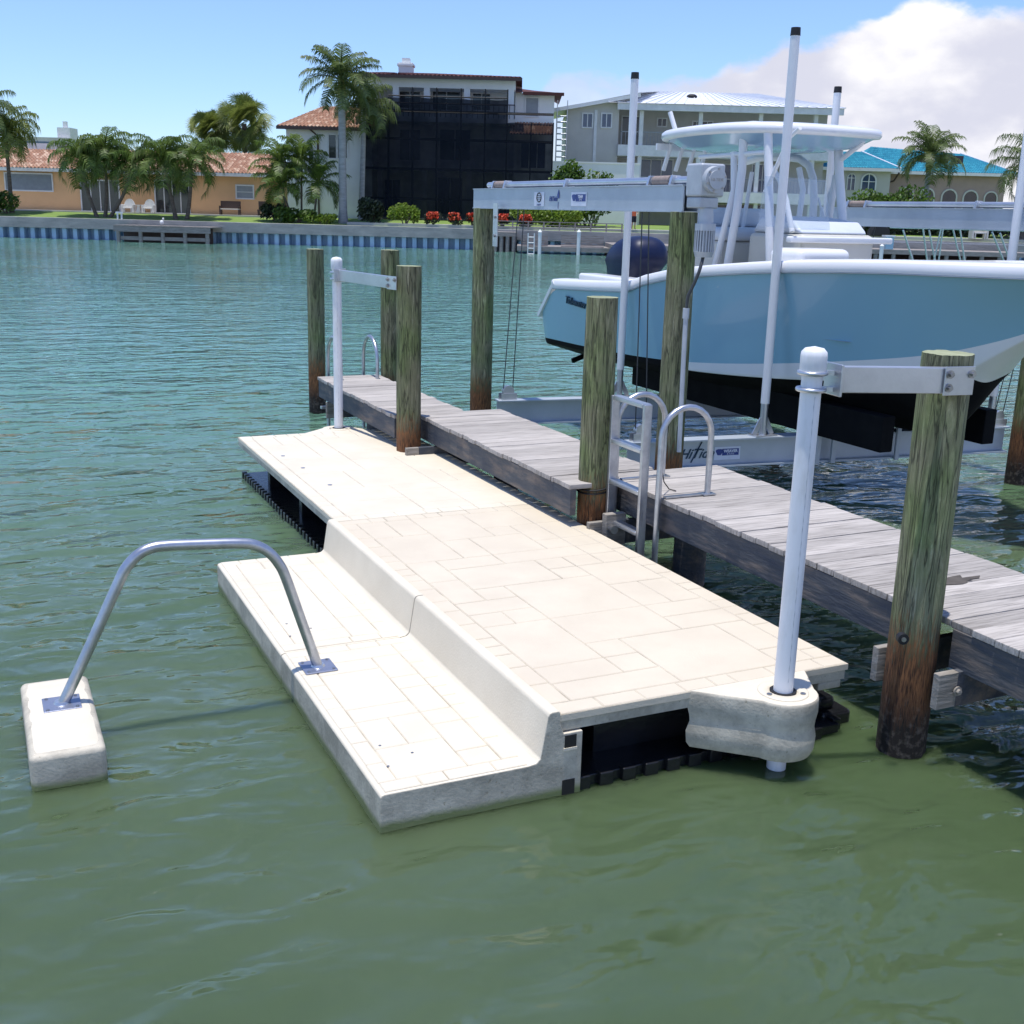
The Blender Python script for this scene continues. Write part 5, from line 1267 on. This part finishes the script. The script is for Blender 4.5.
    for py in (200, 170, 140, 112):
        z = fz(450, py, bs_)[1]
        for bb in (bs_, bs_+.75): scf.tube([(cols_[0], bb, z), (cols_[-1], bb, z)], .035, 6)
        scf.box(cols_[0], cols_[-1], bs_+.1, bs_+.65, z+.05, z+.1)
    z = fz(450, 97, bs_)[1]; scf.tube([(cols_[1], bs_, z), (cols_[6], bs_, z)], .05, 6); z = fz(450, 104, bs_)[1]; scf.tube([(cols_[1], bs_, z), (cols_[6], bs_, z)], .04, 6)
    so = farthing('scaffolding', 'dark scaffold frame and black debris netting across the front of the white house', 'scaffold', cols_[4], bs_, g0)
    scf.build('scaffold_frame', 'rubber', so)
    zt = fz(450, 113, bs_)[1]; zt2 = fz(450, 99, bs_)[1]
    def net(x0, x1, z0_, z1_, bq, seed):
        mb = MB(True); nx, nz_ = 40, 16; vs = []
        for j in range(nz_+1):
            for i in range(nx+1):
                x = x0+(x1-x0)*i/nx; z = z0_+(z1_-z0_)*j/nz_; sag = .25*noise.noise(Vector((x*.5, z*.4, seed)))
                if j == nz_: z += .18*noise.noise(Vector((x*.7, 0, seed)))
                vs.append((x, bq-.12+sag*.4, z))
        mb.add(vs, [(j*(nx+1)+i, j*(nx+1)+i+1, (j+1)*(nx+1)+i+1, (j+1)*(nx+1)+i) for j in range(nz_) for i in range(nx)], True)
        mb.build('netting', 'net', so, recalc=False)
    net(cols_[0], cols_[6], g0+.4, zt, bs_, 1); net(cols_[6]+.02, cols_[-1], g0+.4, fz(530, 124, bs_)[1], bs_, 2)
    net(cols_[1], cols_[6], zt+.05, zt2, bs_-.05, 3)
house2()

# ---------- grey house with white metal roof
B3 = 98
def house3():
    g0 = 1.6
    t = farthing('grey_house', 'grey two storey house with a white metal roof and deep balconies', 'house', fz(690, 200, B3)[0], B3, g0)
    a0, a1, _, ze = rect(566, 617, 106, 215, B3)
    aE = fz(830, 200, B3)[0]
    zE = rect(640, 700, 105, 215, B3)[3]
    xm_ = fz(640, 95, B3)[0]; zm_ = rect(630, 650, 93, 96, B3)[3]; zl_ = ze-.35
    sl = (zm_-zl_)/(xm_-(a0-1.2)); f_ = lambda x: zl_+sl*(x-(a0-1.2))-.12
    mb = MB(True); mb.prism([(a0, g0-.4), (a1, g0-.4), (a1, f_(a1)), (a0, f_(a0))], 'y', B3, B3+12); mb.prism([(a1, zE-.02), (xm_-.2, zE-.02), (xm_-.2, f_(xm_-.2)), (a1, f_(a1))], 'y', B3+.02, B3+.4); mb.build('wall', 'stucco_grey', t)
    mb = MB(True); mb.box(a1+.001, aE, B3+3.2, B3+12, g0-.4, zE-.1); mb.build('rear_wall', 'stucco_grey', t)
    # balcony slabs
    zb_ = rect(640, 700, 146, 157, B3); mb = MB(True); mb.box(a1+.002, aE, B3-.3, B3+3.19, zb_[2], zb_[3]); mb.build('balcony_slab', 'trim', t)
    zb2 = rect(720, 800, 193, 200, B3); mb = MB(True); mb.box(a1+.002, aE, B3-.9, B3+3.19, zb2[2]-.3, zb2[3]); mb.build('terrace_slab', 'trim', t)
    # roof fascia and roof
    mb = MB(True); mb.box(a1-.2, aE+.3, B3-.7, B3-.45, zE-.5, zE); mb.box(a1-.2, aE+.3, B3-.45, B3+3.2, zE-.12, zE-.02); mb.build('eave', 'trim', t)
    zr = rect(640, 700, 92, 96, B3+5)[3]
    xr0 = fz(660, 95, B3+5)[0]; xr1 = fz(755, 108, B3+5)[0]
    mb = MB(True)
    mb.add([(a1-1.0, B3-.8, zE+.02), (aE+.4, B3-.8, zE+.02), (xr1, B3+5, zr), (xr0, B3+5, zr), (aE+.4, B3+12.5, zE), (a1-1, B3+12.5, zE)], [(0,1,2,3),(1,4,2),(3,2,4,5)])
    gx0 = a0-1.2; xm = fz(640, 95, B3)[0]
    mb.add([(gx0, B3-.6, ze-.35), (xm, B3-.6, rect(630, 650, 93, 96, B3)[3]), (xr0, B3+5, zr+.02), (gx0, B3+11, ze-.35)], [(0,1,2,3)])
    mb.build('roof', 'metal_roof', t, recalc=False)
    mb = MB(True)
    for k in range(26):
        f = k/25; p = Vector((a1-1+(aE+.4-a1+1)*f, B3-.8, zE+.05)); q = Vector((xr0+(xr1-xr0)*f, B3+5, zr+.04)); mb.bar(p, q, .05, .06)
    mb.build('roof_seam', 'metal_roof', t)
    mb = MB(True); mb.bar((gx0, B3-.66, ze-.45), (xm, B3-.66, rect(630, 650, 94, 96, B3)[3]-.12), .1, .28); mb.build('gable_trim', 'trim', t)
    mb = MB(True); x = fz(594, 160, B3)[0]; mb.box(x-.12, x+.12, B3-.10, B3-.004, g0, ze-.3); mb.build('corner_trim', 'trim', t)
    for (x0, x1, y0, y1) in ((583, 592, 114, 127), (602, 611, 114, 127)):
        a, b, c, d = rect(x0, x1, y0, y1, B3); window(t, a, b, c, d, B3, mull=1, glass='glass')
    for (x0, x1, y0, y1, g_) in ((622, 640, 117, 145, 'dark_glass'), (658, 666, 119, 126, 'dark_glass'), (693, 700, 122, 128, 'dark_glass'), (702, 712, 122, 134, 'dark_glass'), (640, 672, 160, 178, 'glass'), (702, 716, 165, 192, 'glass'), (752, 772, 165, 192, 'glass'), (722, 742, 165, 192, 'glass')):
        a, b, c, d = rect(x0, x1, y0, y1, B3+3.2); window(t, a, b, c, d, B3+3.2, mull=2 if x1-x0 > 25 else 1, glass=g_)
    for px in (641, 700, 760, 815):
        a, b, c, d = rect(px-2, px+2, 108, 146, B3); mb = MB(True); mb.box(a, b, B3-.2, B3+.15, zb_[3]+.001, zE-.501); mb.build('column', 'trim', t)
        mb = MB(True); mb.box(a, b, B3-.2, B3+.15, zb2[3]+.001, zb_[2]-.001); mb.build('column', 'trim', t)
        mb = MB(True); mb.box(a, b, B3-.7, B3-.4, g0, zb2[2]-.301); mb.build('column', 'trim', t)
    for z_ in (zb_[3], zb2[3]):
        mb = MB(True)
        for k in range(60): x = a1+.3+(aE-a1-.5)*k/59; mb.box(x-.015, x+.015, B3-.12, B3-.09, z_, z_+1.0)
        mb.box(a1+.2, aE, B3-.14, B3-.07, z_+1.0, z_+1.06); mb.build('balcony_rail', 'shutter', t)
    for (x0, x1) in ((712, 727), (735, 760)):
        a, b, c, d = rect(x0, x1, 205, 225, B3+3.2); window(t, a, b, g0, d, B3+3.2, mull=0, glass='dark_glass', name='glass_door')
    a, b, c, d = rect(686, 696, 96, 101, B3+3); mb = MB(True); mb.ball(((a+b)/2, B3+2.5, d-.1), .45, .3, .22, 10, 6); mb.build('roof_vent', 'rubber', t)
    # scaffold tower on its left edge
    x0, x1 = fz(556, 150, B3-1.2)[0], fz(566, 150, B3-1.2)[0]; zt = fz(560, 112, B3-1.2)[1]
    so = farthing('scaffold_tower', 'slim metal scaffold tower between the netted house and the grey house', 'scaffold', x0, B3-1.2, g0)
    mb = MB(True)
    for x in (x0, x1):
        for bb in (B3-1.2, B3-.4): mb.tube([(x, bb, g0), (x, bb, zt+(.9 if bb < B3-1 else 0))], .04, 6)
    z = g0+.5
    while z < zt:
        mb.tube([(x0, B3-1.2, z), (x1, B3-1.2, z)], .035, 6); mb.tube([(x0, B3-.4, z), (x1, B3-.4, z)], .03, 6); z += .45
    mb.build('frame', 'alu', so)
house3()
# low white wall patch between houses
a, b, c, d = rect(552, 640, 163, 205, 93); mb = MB(True); mb.box(a, b, 94, 94.3, 1.4, d); mb.box(a-.05, b+.05, 93.95, 94.35, d, d+.12); tag(mb.build('garden_wall', 'stucco_white'), 'white garden wall behind the tall bright shrub', 'wall')

# ---------- house with turquoise roof and arches
B4 = 102
def arch_window(t, x0, x1, ytop, ybot, b, glass, depth=.0, wall=None, fr='trim'):
    a0, a1, z0, z1 = rect(x0, x1, ytop, ybot, b); r_ = (a1-a0)/2; c = (a0+a1)/2; zs = z1-r_
    def outline(k): return [(c-r_*k, z0)]+[(c-r_*k*math.cos(math.pi*i/12), zs+r_*k*math.sin(math.pi*i/12)) for i in range(13)]+[(c+r_*k, z0)]
    o_, i_ = outline(1.22), outline(1.0); mb = MB(True); n = len(o_)
    vs = [(p[0], b-.10, p[1]) for p in o_]+[(p[0], b-.10, p[1]) for p in i_]+[(p[0], b-.005, p[1]) for p in o_]+[(p[0], b-.005, p[1]) for p in i_]
    fs = []
    for k in range(n-1): fs += [(k, k+1, n+k+1, n+k), (2*n+k, k, k+1, 2*n+k+1), (n+k, n+k+1, 3*n+k+1, 3*n+k)]
    mb.add(vs, fs)
    if glass == 'glass': mb.box(c-.04, c+.04, b-.09, b-.03, z0, z1); mb.box(a0, a1, b-.088, b-.031, zs-.06, zs+.0)
    f = mb.build('arched_window', fr, t)
    mb = MB(True); mb.prism(i_, 'y', b-.03, b-.006); mb.build('pane', glass, f)
def house4():
    g0 = 1.6
    t = farthing('arched_house', 'mauve house with a bright turquoise tile roof and a row of arches', 'house', fz(930, 200, B4)[0], B4, g0)
    aL, aM, _, zeL = rect(790, 889, 168, 215, B4)
    _, aR, _, zeR = rect(889, 1004, 172, 215, B4+2)
    zeR = fz(950, 173, B4+2)[1]
    mb = MB(True); mb.box(aL, aM, B4, B4+10, g0-.3, zeL); mb.build('front_wall', 'stucco_grey', t)
    mb = MB(True); mb.box(aM+.001, aR, B4+2, B4+12, g0-.3, zeR); mb.build('arcade_wall', 'stucco_mauve', t)
    rz_ = fz(880, 148, B4+6)[1]
    def hip(e0, e1, b0, b1, ze, r0, r1, nu, nv, sub='roof'):
        mb = MB(True); mb.add([(e0, b0, ze), (e1, b0, ze), r1, r0, (e0, b1, ze), (e1, b1, ze)], [(0,1,2,3),(0,3,4),(3,2,5,4),(1,5,2)]); rf = mb.build('roof', 'tile_teal', t, recalc=False)
        mb = MB(True); up = Vector((0, 0, .03)); tiles(mb, Vector((e0, b0, ze))+up, Vector((e1, b0, ze))+up, Vector(r0)+up, Vector(r1)+up, nu, nv, .08); mb.build('roof_tiles', 'tile_teal', rf)
        mb = MB(True); mb.bar(Vector((e1, b0, ze))+up*3, Vector(r1)+up*3, .18, .12); mb.build('ridge_cap', 'metal_roof', rf)
        mb = MB(True); mb.box(e0, e1, b0-.08, b0, ze-.22, ze+.04); mb.build('gutter', 'trim', t)
    hip(aL-.6, aM+.6, B4-.6, B4+10, zeL, (aL+3.5, B4+5, rz_-.5), (fz(862, 150, B4+5)[0], B4+5, rz_-.5), 40, 10)
    zr2 = fz(900, 152, B4+7)[1]
    hip(fz(850, 170, B4+3)[0], aR+.8, B4+1.4, B4+12.6, zeR, (fz(870, 150, B4+7)[0], B4+7, zr2+.35), (fz(960, 160, B4+7)[0], B4+7, zr2-.1), 60, 12)
    for (px) in (923, 942, 957):
        a, b, c, d = rect(px-4.5, px+4.5, 156, 167, B4+4); mb = MB(True); mb.box(a, b, B4+3.6, B4+4.6, c-.4, d); mb.build('roof_vent', 'fascia', t)
    arch_window(t, 847.5, 854.5, 174, 190, B4, 'glass'); arch_window(t, 862, 875, 174.5, 190, B4, 'glass')
    arch_window(t, 826, 833, 174, 190, B4, 'glass')
    for i, (x0, x1) in enumerate(((898.5, 911.5), (919.5, 932.5), (941.5, 955), (963, 976), (984, 995.5))):
        arch_window(t, x0, x1, 188+i*1.1, 214, B4+2, 'dark_glass', fr='beige')
    a, b, c, d = rect(1006, 1014, 186, 205, B4+2); 
    x = fz(899, 175, B4+1.3)[0]; mb = MB(True); mb.tube([(x, B4+1.3, zeR-.1), (x-.3, B4+1.6, zeR-.8), (x-1.2, B4+1.9, zeR-1.1), (x-1.2, B4+1.9, g0)], .08, 8); mb.build('downpipe', 'fascia', t)
house4()

# ---------- docks on the right part of the far shore
def fence_panel():
    b = 76
    t = farthing('board_dock', 'weathered board-sided dock with white capped posts across the canal', 'dock', fz(560, 240, b)[0], b, 0)
    a0, a1, z0, z1 = rect(517, 608, 246, 254, b)
    mb = MB(True); mb.box(a0, a1+2, b-.3, b+4, z0+.15, z0+.45); mb.build('deck', 'dock_wood', t)
    for (x0, x1) in ((521, 548), (561, 604)):
        a, bb, c, d = rect(x0, x1, 235, 248, b+.4); mb = MB(True)
        for k in range(6): zz_ = c+(d-c)*k/6; mb.box(a, bb, b+.35+.05*k, b+.40+.05*k, zz_, zz_+(d-c)/6-.03)
        mb.build('board_panel', 'dock_wood', t)
    for px in (540, 579):
        x, zt = fz(px, 232, b-.4); mb = MB(True); mb.tube([(x, b-.4, -1), (x, b-.4, zt)], .12, 10); mb.tube([(x, b-.4, zt), (x, b-.4, zt+.16)], [.15, .02], 10); mb.build('post', 'trim', t)
    x, _ = fz(531, 245, b-.4); mb = MB(True)
    for s in (-.2, .2): mb.tube([(x+s, b-.45, -.6), (x+s, b-.45, 1.3)], .04, 6)
    for z in (.0, .35, .7, 1.05): mb.tube([(x-.2, b-.45, z), (x+.2, b-.45, z)], .035, 6)
    mb.build('ladder', 'trim', t)
fence_panel()
def rail(x0, x1, ybase, ytop, b, label, mk, n, z0=None, name='railing'):
    a0, a1, zb, zt = rect(x0, x1, ytop, ybase, b); zb = z0 if z0 is not None else zb
    t = farthing(name, label, 'railing', (a0+a1)/2, b, zb)
    for k in range(n):
        x = a0+(a1-a0)*k/(n-1); mb = MB(True); mb.box(x-.05, x+.05, b-.05, b+.05, zb, zt); mb.build('post', mk, t)
    mb = MB(True)
    for f in (1.0, .62, .28): z = zb+(zt-zb)*f; mb.box(a0, a1, b-.03, b+.03, z-.05, z)
    mb.build('rail', mk, t)
rail(497, 622, 233, 222, 81.2, 'thin brown railing on the seawall beneath the lift beam', 'dock_wood', 9, z0=1.42)
rail(893, 1030, 252, 243, 79.8, 'low white railing along the far dock at the right', 'trim', 12, z0=1.3)
def pier(x0, x1, ytop, b, b2, label, n=6, mk='dock_wood', name='pier'):
    a0, a1, _, zt = rect(x0, x1, ytop, ytop+2, b)
    t = farthing(name, label, 'pier', (a0+a1)/2, b, 0)
    mb = MB(True); mb.box(a0, a1, b, b2, zt-.28, zt); mb.build('deck', mk, t)
    for k in range(n):
        x = a0+.2+(a1-a0-.4)*k/(n-1); mb = MB(True); mb.tube([(x, b+.15, -1.3), (x, b+.15, zt-.281)], .14, 10); mb.build('post', mk, t)
    mb = MB(True); mb.box(a0, a1, b2-.4, b2-.3, -.3, zt-.3); mb.build('shadow_board', 'fascia', t)
    return zt
pier(486, 517, 232, 78, 80.7, 'short raised pier with thin posts beside the board-sided dock', 5)
pier(612, 712, 246, 74, 80.7, 'wooden pier behind the outboard of the lifted boat', 7)
zq = pier(838, 1040, 251, 76, 80.7, 'long wooden pier behind the boat at the right', 12)
for i, px in enumerate((857, 882)):
    x, zt = fz(px, 246, 75.6); mb = MB(True); mb.tube([(x, 75.6, -1), (x, 75.6, zt)], .13, 10); mb.tube([(x, 75.6, zt), (x, 75.6, zt+.16)], [.15, .02], 10); tag(mb.build('mooring_post', 'trim'), ['left', 'right'][i]+' of two white mooring posts by the long far pier', 'post', 'white mooring posts')
# blue bin
a, b, c, d = rect(884, 892, 250, 262, 76.5); t = farthing('storage_bin', 'small blue bin on the far pier', 'bin', a, 76.5, zq); mb = MB(True); mb.box(a, b, 76.4, 77.2, zq, zq+.8); mb.build('body', M['hull_blue'], t, bevel=.04); mb = MB(True); mb.box(a-.05, b+.05, 76.35, 77.25, zq+.8, zq+.9); mb.build('lid', 'trim', t)
# grill under cover (dark)
a, b, c, d = rect(869, 889, 226, 246, 82.5); t = farthing('covered_grill', 'large black covered grill at the far dock', 'grill', a, 82.5, 1.6); mb = MB(True); mb.prism([(a, 1.62), (b, 1.62), (b-.1, d-.2), (b-.4, d), (a+.3, d), (a+.1, d-.3)], 'y', 82.2, 83.3); mb.build('cover', 'rubber', t, bevel=.05)
mb = MB(True); mb.box(b+.05, b+.6, 82.6, 82.8, 2.4, 2.46); mb.build('side_shelf', 'alu', t)
x = fz(978, 238, 81.8)[0]; garden_chair(x, 81.8, 1.62, 'cream slatted lounge chair before the dark hedge at the right', mk='beige', s=1.25, name='lounge_chair')
# silver leaning frames of another lift
tt = farthing('lift_frame', 'thin leaning silver poles of a small lift beyond the boat', 'lift frame', fz(925, 245, 70)[0], 70, 0)
for i, (x0, y0, x1, y1) in enumerate(((903, 230, 915, 262), (923, 228, 929, 262), (929, 230, 937, 262), (941, 229, 935, 264), (943, 229, 940, 264), (953, 229, 963, 264), (960, 229, 967, 264), (992, 232, 1006, 262), (1000, 233, 1012, 262))):
    p0, q0 = fz(x0, y0, 70), fz(x1, y1, 70); dx = (q0[0]-p0[0])/(q0[1]-p0[1])
    mb = MB(True); mb.tube([(p0[0], 70, p0[1]), (q0[0]+dx*(-.5-q0[1]), 70.4, -.5)], .055, 8); mb.build('pole', 'alu', tt)
mb = MB(True); p0, q0 = fz(890, 227.5, 70), fz(1030, 231, 70); mb.tube([(p0[0], 70, p0[1]), (q0[0], 70, q0[1])], .05, 8); mb.build('top_bar', 'alu', tt)
# person in orange shirt
def person(px, b, z0, h, label):
    a = fz(px, 225, b)[0]
    me = bpy.data.meshes.new('person'); s = h/1.75
    J = {'pel': (0, 0, .95, .13), 'sp': (0, 0, 1.15, .12), 'ch': (0, 0, 1.36, .145), 'nk': (0, 0, 1.50, .055), 'hd': (0, -.01, 1.58, .08), 'ht': (0, -.01, 1.70, .085),
         'ls': (-.17, 0, 1.42, .055), 'le': (-.25, .02, 1.16, .042), 'lh': (-.24, -.08, .94, .035), 'rs': (.17, 0, 1.42, .055), 're': (.26, .0, 1.17, .042), 'rh': (.22, -.16, 1.02, .035),
         'll': (-.09, 0, .88, .09), 'lk': (-.10, -.02, .50, .06), 'la': (-.11, .02, .08, .045), 'lf': (-.12, -.13, .04, .04), 'rl': (.09, 0, .88, .09), 'rk': (.11, .0, .50, .06), 'ra': (.12, .04, .08, .045), 'rf': (.13, -.11, .04, .04)}
    names = list(J); idx = {n: i for i, n in enumerate(names)}
    E_ = [('pel', 'sp'), ('sp', 'ch'), ('ch', 'nk'), ('nk', 'hd'), ('hd', 'ht'), ('ch', 'ls'), ('ls', 'le'), ('le', 'lh'), ('ch', 'rs'), ('rs', 're'), ('re', 'rh'), ('pel', 'll'), ('ll', 'lk'), ('lk', 'la'), ('la', 'lf'), ('pel', 'rl'), ('rl', 'rk'), ('rk', 'ra'), ('ra', 'rf')]
    me.from_pydata([(J[n][0]*s, J[n][1]*s, J[n][2]*s) for n in names], [(idx[p], idx[q]) for p, q in E_], [])
    o = bpy.data.objects.new('person', me); col.objects.link(o); o.location = FROT @ Vector((a, b, z0)); o.rotation_euler = (0, 0, -YA+.3)
    WM[o.name] = Matrix.Translation(o.location) @ Matrix.Rotation(-YA+.3, 4, 'Z')
    sk = o.modifiers.new('Skin', 'SKIN')
    for n in names:
        v = me.skin_vertices[0].data[idx[n]]; v.radius = (J[n][3]*s, J[n][3]*s)
    me.skin_vertices[0].data[0].use_root = True
    ss = o.modifiers.new('Sub', 'SUBSURF'); ss.levels = 1; ss.render_levels = 1
    me.materials.append(M['skin'])
    tag(o, label, 'person')
    def L_(v): return WM[o.name] @ Vector(v)
    mb = MB(); mb.tube([L_((0, 0, .92*s)), L_((0, 0, 1.1*s)), L_((0, 0, 1.36*s)), L_((0, 0, 1.47*s))], [.16*s, .15*s, .19*s, .08*s], 14)
    for sx in (-1, 1): mb.tube([L_((sx*.14*s, 0, 1.43*s)), L_((sx*.22*s, 0, 1.26*s))], [.075*s, .065*s], 10)
    mb.build('shirt', 'orange_cloth', o)
    mb = MB(); mb.tube([L_((0, 0, .82*s)), L_((0, 0, .97*s))], [.155*s, .15*s], 14)
    for sx in (-1, 1): mb.tube([L_((sx*.09*s, 0, .9*s)), L_((sx*.10*s, -.02*s, .5*s))], [.11*s, .09*s], 10)
    mb.build('shorts', 'dark_cloth', o)
    mb = MB(); c = L_((0, .012*s, 1.70*s)); mb.ball(c, .098*s, .10*s, .085*s, 12, 8); mb.build('hair', 'dark_cloth', o)
person(633.5, 82.3, 1.62, 1.75, 'person in an orange shirt and dark shorts standing on the far shore')

# ================================================================== WORLD, SUN, CAMERA
SUN_EL, SUN_AZ = R(85), math.atan2(-.9, -.55)   # direction toward the sun in x,y: (-.9,-.35)
sdir = Vector((-.9, -.38, 0)).normalized()*math.cos(SUN_EL)+Vector((0, 0, math.sin(SUN_EL)))
su = bpy.data.lights.new('sun', 'SUN'); su.energy = 3.7; su.angle = R(.53); su.color = (1, .965, .91)
so = bpy.data.objects.new('sun', su); col.objects.link(so); so.rotation_euler = sdir.to_track_quat('Z', 'Y').to_euler(); so.location = (0, 0, 30)
w = bpy.data.worlds.new('World'); sc.world = w; w.use_nodes = True; nt = w.node_tree; nt.nodes.clear(); L = nt.links.new
out = nd(nt, 'ShaderNodeOutputWorld'); bg = nd(nt, 'ShaderNodeBackground'); bg.inputs[1].default_value = 1.0; L(bg.outputs[0], out.inputs[0])
sky = nd(nt, 'ShaderNodeTexSky', sky_type='NISHITA'); sky.sun_disc = False; sky.sun_elevation = SUN_EL; sky.sun_rotation = math.atan2(sdir.x, sdir.y)
sky.air_density = 1.0; sky.dust_density = .1; sky.ozone_density = 2.5; sky.altitude = 0
sm_ = nd(nt, 'ShaderNodeMix', data_type='RGBA', blend_type='MULTIPLY'); sm_.inputs[0].default_value = 1; L(sky.outputs[0], sm_.inputs[6]); SK = .14; sm_.inputs[7].default_value = (SK*1.0, SK*.96, SK*1.13, 1)
tc = nd(nt, 'ShaderNodeTexCoord')
def dot(v):
    n = nd(nt, 'ShaderNodeVectorMath', operation='DOT_PRODUCT'); n.inputs[1].default_value = v; L(tc.outputs['Generated'], n.inputs[0]); return n.outputs['Value']
def mth(op, a, b=None, clamp=False):
    n = nd(nt, 'ShaderNodeMath', operation=op); n.use_clamp = clamp
    for i, v in enumerate((a, b)):
        if v is None: continue
        if isinstance(v, (int, float)): n.inputs[i].default_value = v
        else: L(v, n.inputs[i])
    return n.outputs[0]
da, db, dz = dot(tuple(FA)), dot(tuple(FB)), dot((0, 0, 1))
dist = mth('SQRT', mth('ADD', mth('MULTIPLY', da, da), mth('MULTIPLY', db, db)))
tt_ = mth('DIVIDE', da, mth('MAXIMUM', mth('ABSOLUTE', db), .05)); el = mth('DIVIDE', dz, mth('MAXIMUM', dist, .02))
tr_ = nd(nt, 'ShaderNodeValToRGB'); cr = tr_.color_ramp; cr.interpolation = 'EASE'
mr = nd(nt, 'ShaderNodeMapRange'); mr.inputs['From Min'].default_value = -.5; mr.inputs['From Max'].default_value = .6; L(tt_, mr.inputs[0]); L(mr.outputs[0], tr_.inputs[0])
def cpos(t): return (t+.5)/1.1
ks = [(-.5, .0), (-.03, .0), (.03, .105), (.11, .108), (.145, .108), (.18, .122), (.22, .142), (.27, .150), (.315, .170), (.36, .158), (.6, .158)]
cr.elements[0].position = 0; cr.elements[0].color = (0, 0, 0, 1); cr.elements[1].position = 1; cr.elements[1].color = (.158*4,)*3+(1,)
for t, v in ks[1:-1]:
    e = cr.elements.new(cpos(t)); e.color = (v*4, v*4, v*4, 1)
top = mth('MULTIPLY', tr_.outputs[0], .25)
def cn(scale, det, seed):
    mp = nd(nt, 'ShaderNodeMapping'); mp.inputs['Location'].default_value = (seed, seed*.7, 0); mp.inputs['Scale'].default_value = (1, 1, 1.7); L(tc.outputs['Generated'], mp.inputs[0])
    n = nd(nt, 'ShaderNodeTexNoise'); n.inputs['Scale'].default_value = scale; n.inputs['Detail'].default_value = det; n.inputs['Roughness'].default_value = .55; L(mp.outputs[0], n.inputs['Vector']); return n.outputs['Fac']
n1, n2, n3 = cn(14, 7, 2.3), cn(5, 4, 5.1), cn(30, 5, 1.2)
edge = mth('ADD', mth('SUBTRACT', top, el), mth('MULTIPLY', mth('SUBTRACT', n1, .5), .06))
ms = nd(nt, 'ShaderNodeMapRange', interpolation_type='SMOOTHSTEP'); ms.inputs['From Min'].default_value = -.003; ms.inputs['From Max'].default_value = .009; L(edge, ms.inputs[0])
thick = nd(nt, 'ShaderNodeMapRange', interpolation_type='SMOOTHSTEP'); thick.inputs['From Min'].default_value = .08; thick.inputs['From Max'].default_value = .18; thick.inputs['To Min'].default_value = .55; L(tt_, thick.inputs[0])
mask = mth('MULTIPLY', ms.outputs[0], thick.outputs[0], True)
ccol = nd(nt, 'ShaderNodeMix', data_type='RGBA'); ccol.inputs[6].default_value = (.58, .59, .69, 1); ccol.inputs[7].default_value = (.86, .85, .87, 1)
puff = nd(nt, 'ShaderNodeMapRange', interpolation_type='SMOOTHSTEP'); puff.inputs['From Min'].default_value = .42; puff.inputs['From Max'].default_value = .66; L(mth('ADD', n2, mth('MULTIPLY', mth('SUBTRACT', n3, .5), .25)), puff.inputs[0]); L(puff.outputs[0], ccol.inputs[0])
cm = nd(nt, 'ShaderNodeMix', data_type='RGBA'); L(mask, cm.inputs[0]); L(sm_.outputs[2], cm.inputs[6]); L(ccol.outputs[2], cm.inputs[7])
L(cm.outputs[2], bg.inputs[0])
hz_t = nd(nt, 'ShaderNodeMapRange', interpolation_type='SMOOTHSTEP'); hz_t.inputs['From Min'].default_value = .0; hz_t.inputs['From Max'].default_value = .35; L(el, hz_t.inputs[0])
tint = nd(nt, 'ShaderNodeMix', data_type='RGBA'); tint.inputs[6].default_value = (SK*.66, SK*.80, SK*1.08, 1); tint.inputs[7].default_value = (SK*.84, SK*.87, SK*1.08, 1); L(hz_t.outputs[0], tint.inputs[0]); L(tint.outputs[2], sm_.inputs[7])

cam = bpy.data.cameras.new('camera'); co = bpy.data.objects.new('camera', cam); col.objects.link(co)
mtx = Matrix((rv, uv, -fwv)).transposed().to_4x4(); mtx.translation = O; co.matrix_world = mtx
cam.sensor_fit = 'HORIZONTAL'; cam.sensor_width = 36; cam.lens = FL/1024*36; cam.clip_end = 2000; cam.clip_start = .05
sc.camera = co
sc.render.resolution_x = sc.render.resolution_y = 1024
sc.view_settings.view_transform = 'Standard'; sc.view_settings.look = 'None'; sc.view_settings.exposure = .32; sc.view_settings.gamma = 1
sc.cycles.max_bounces = 8; sc.cycles.transparent_max_bounces = 12
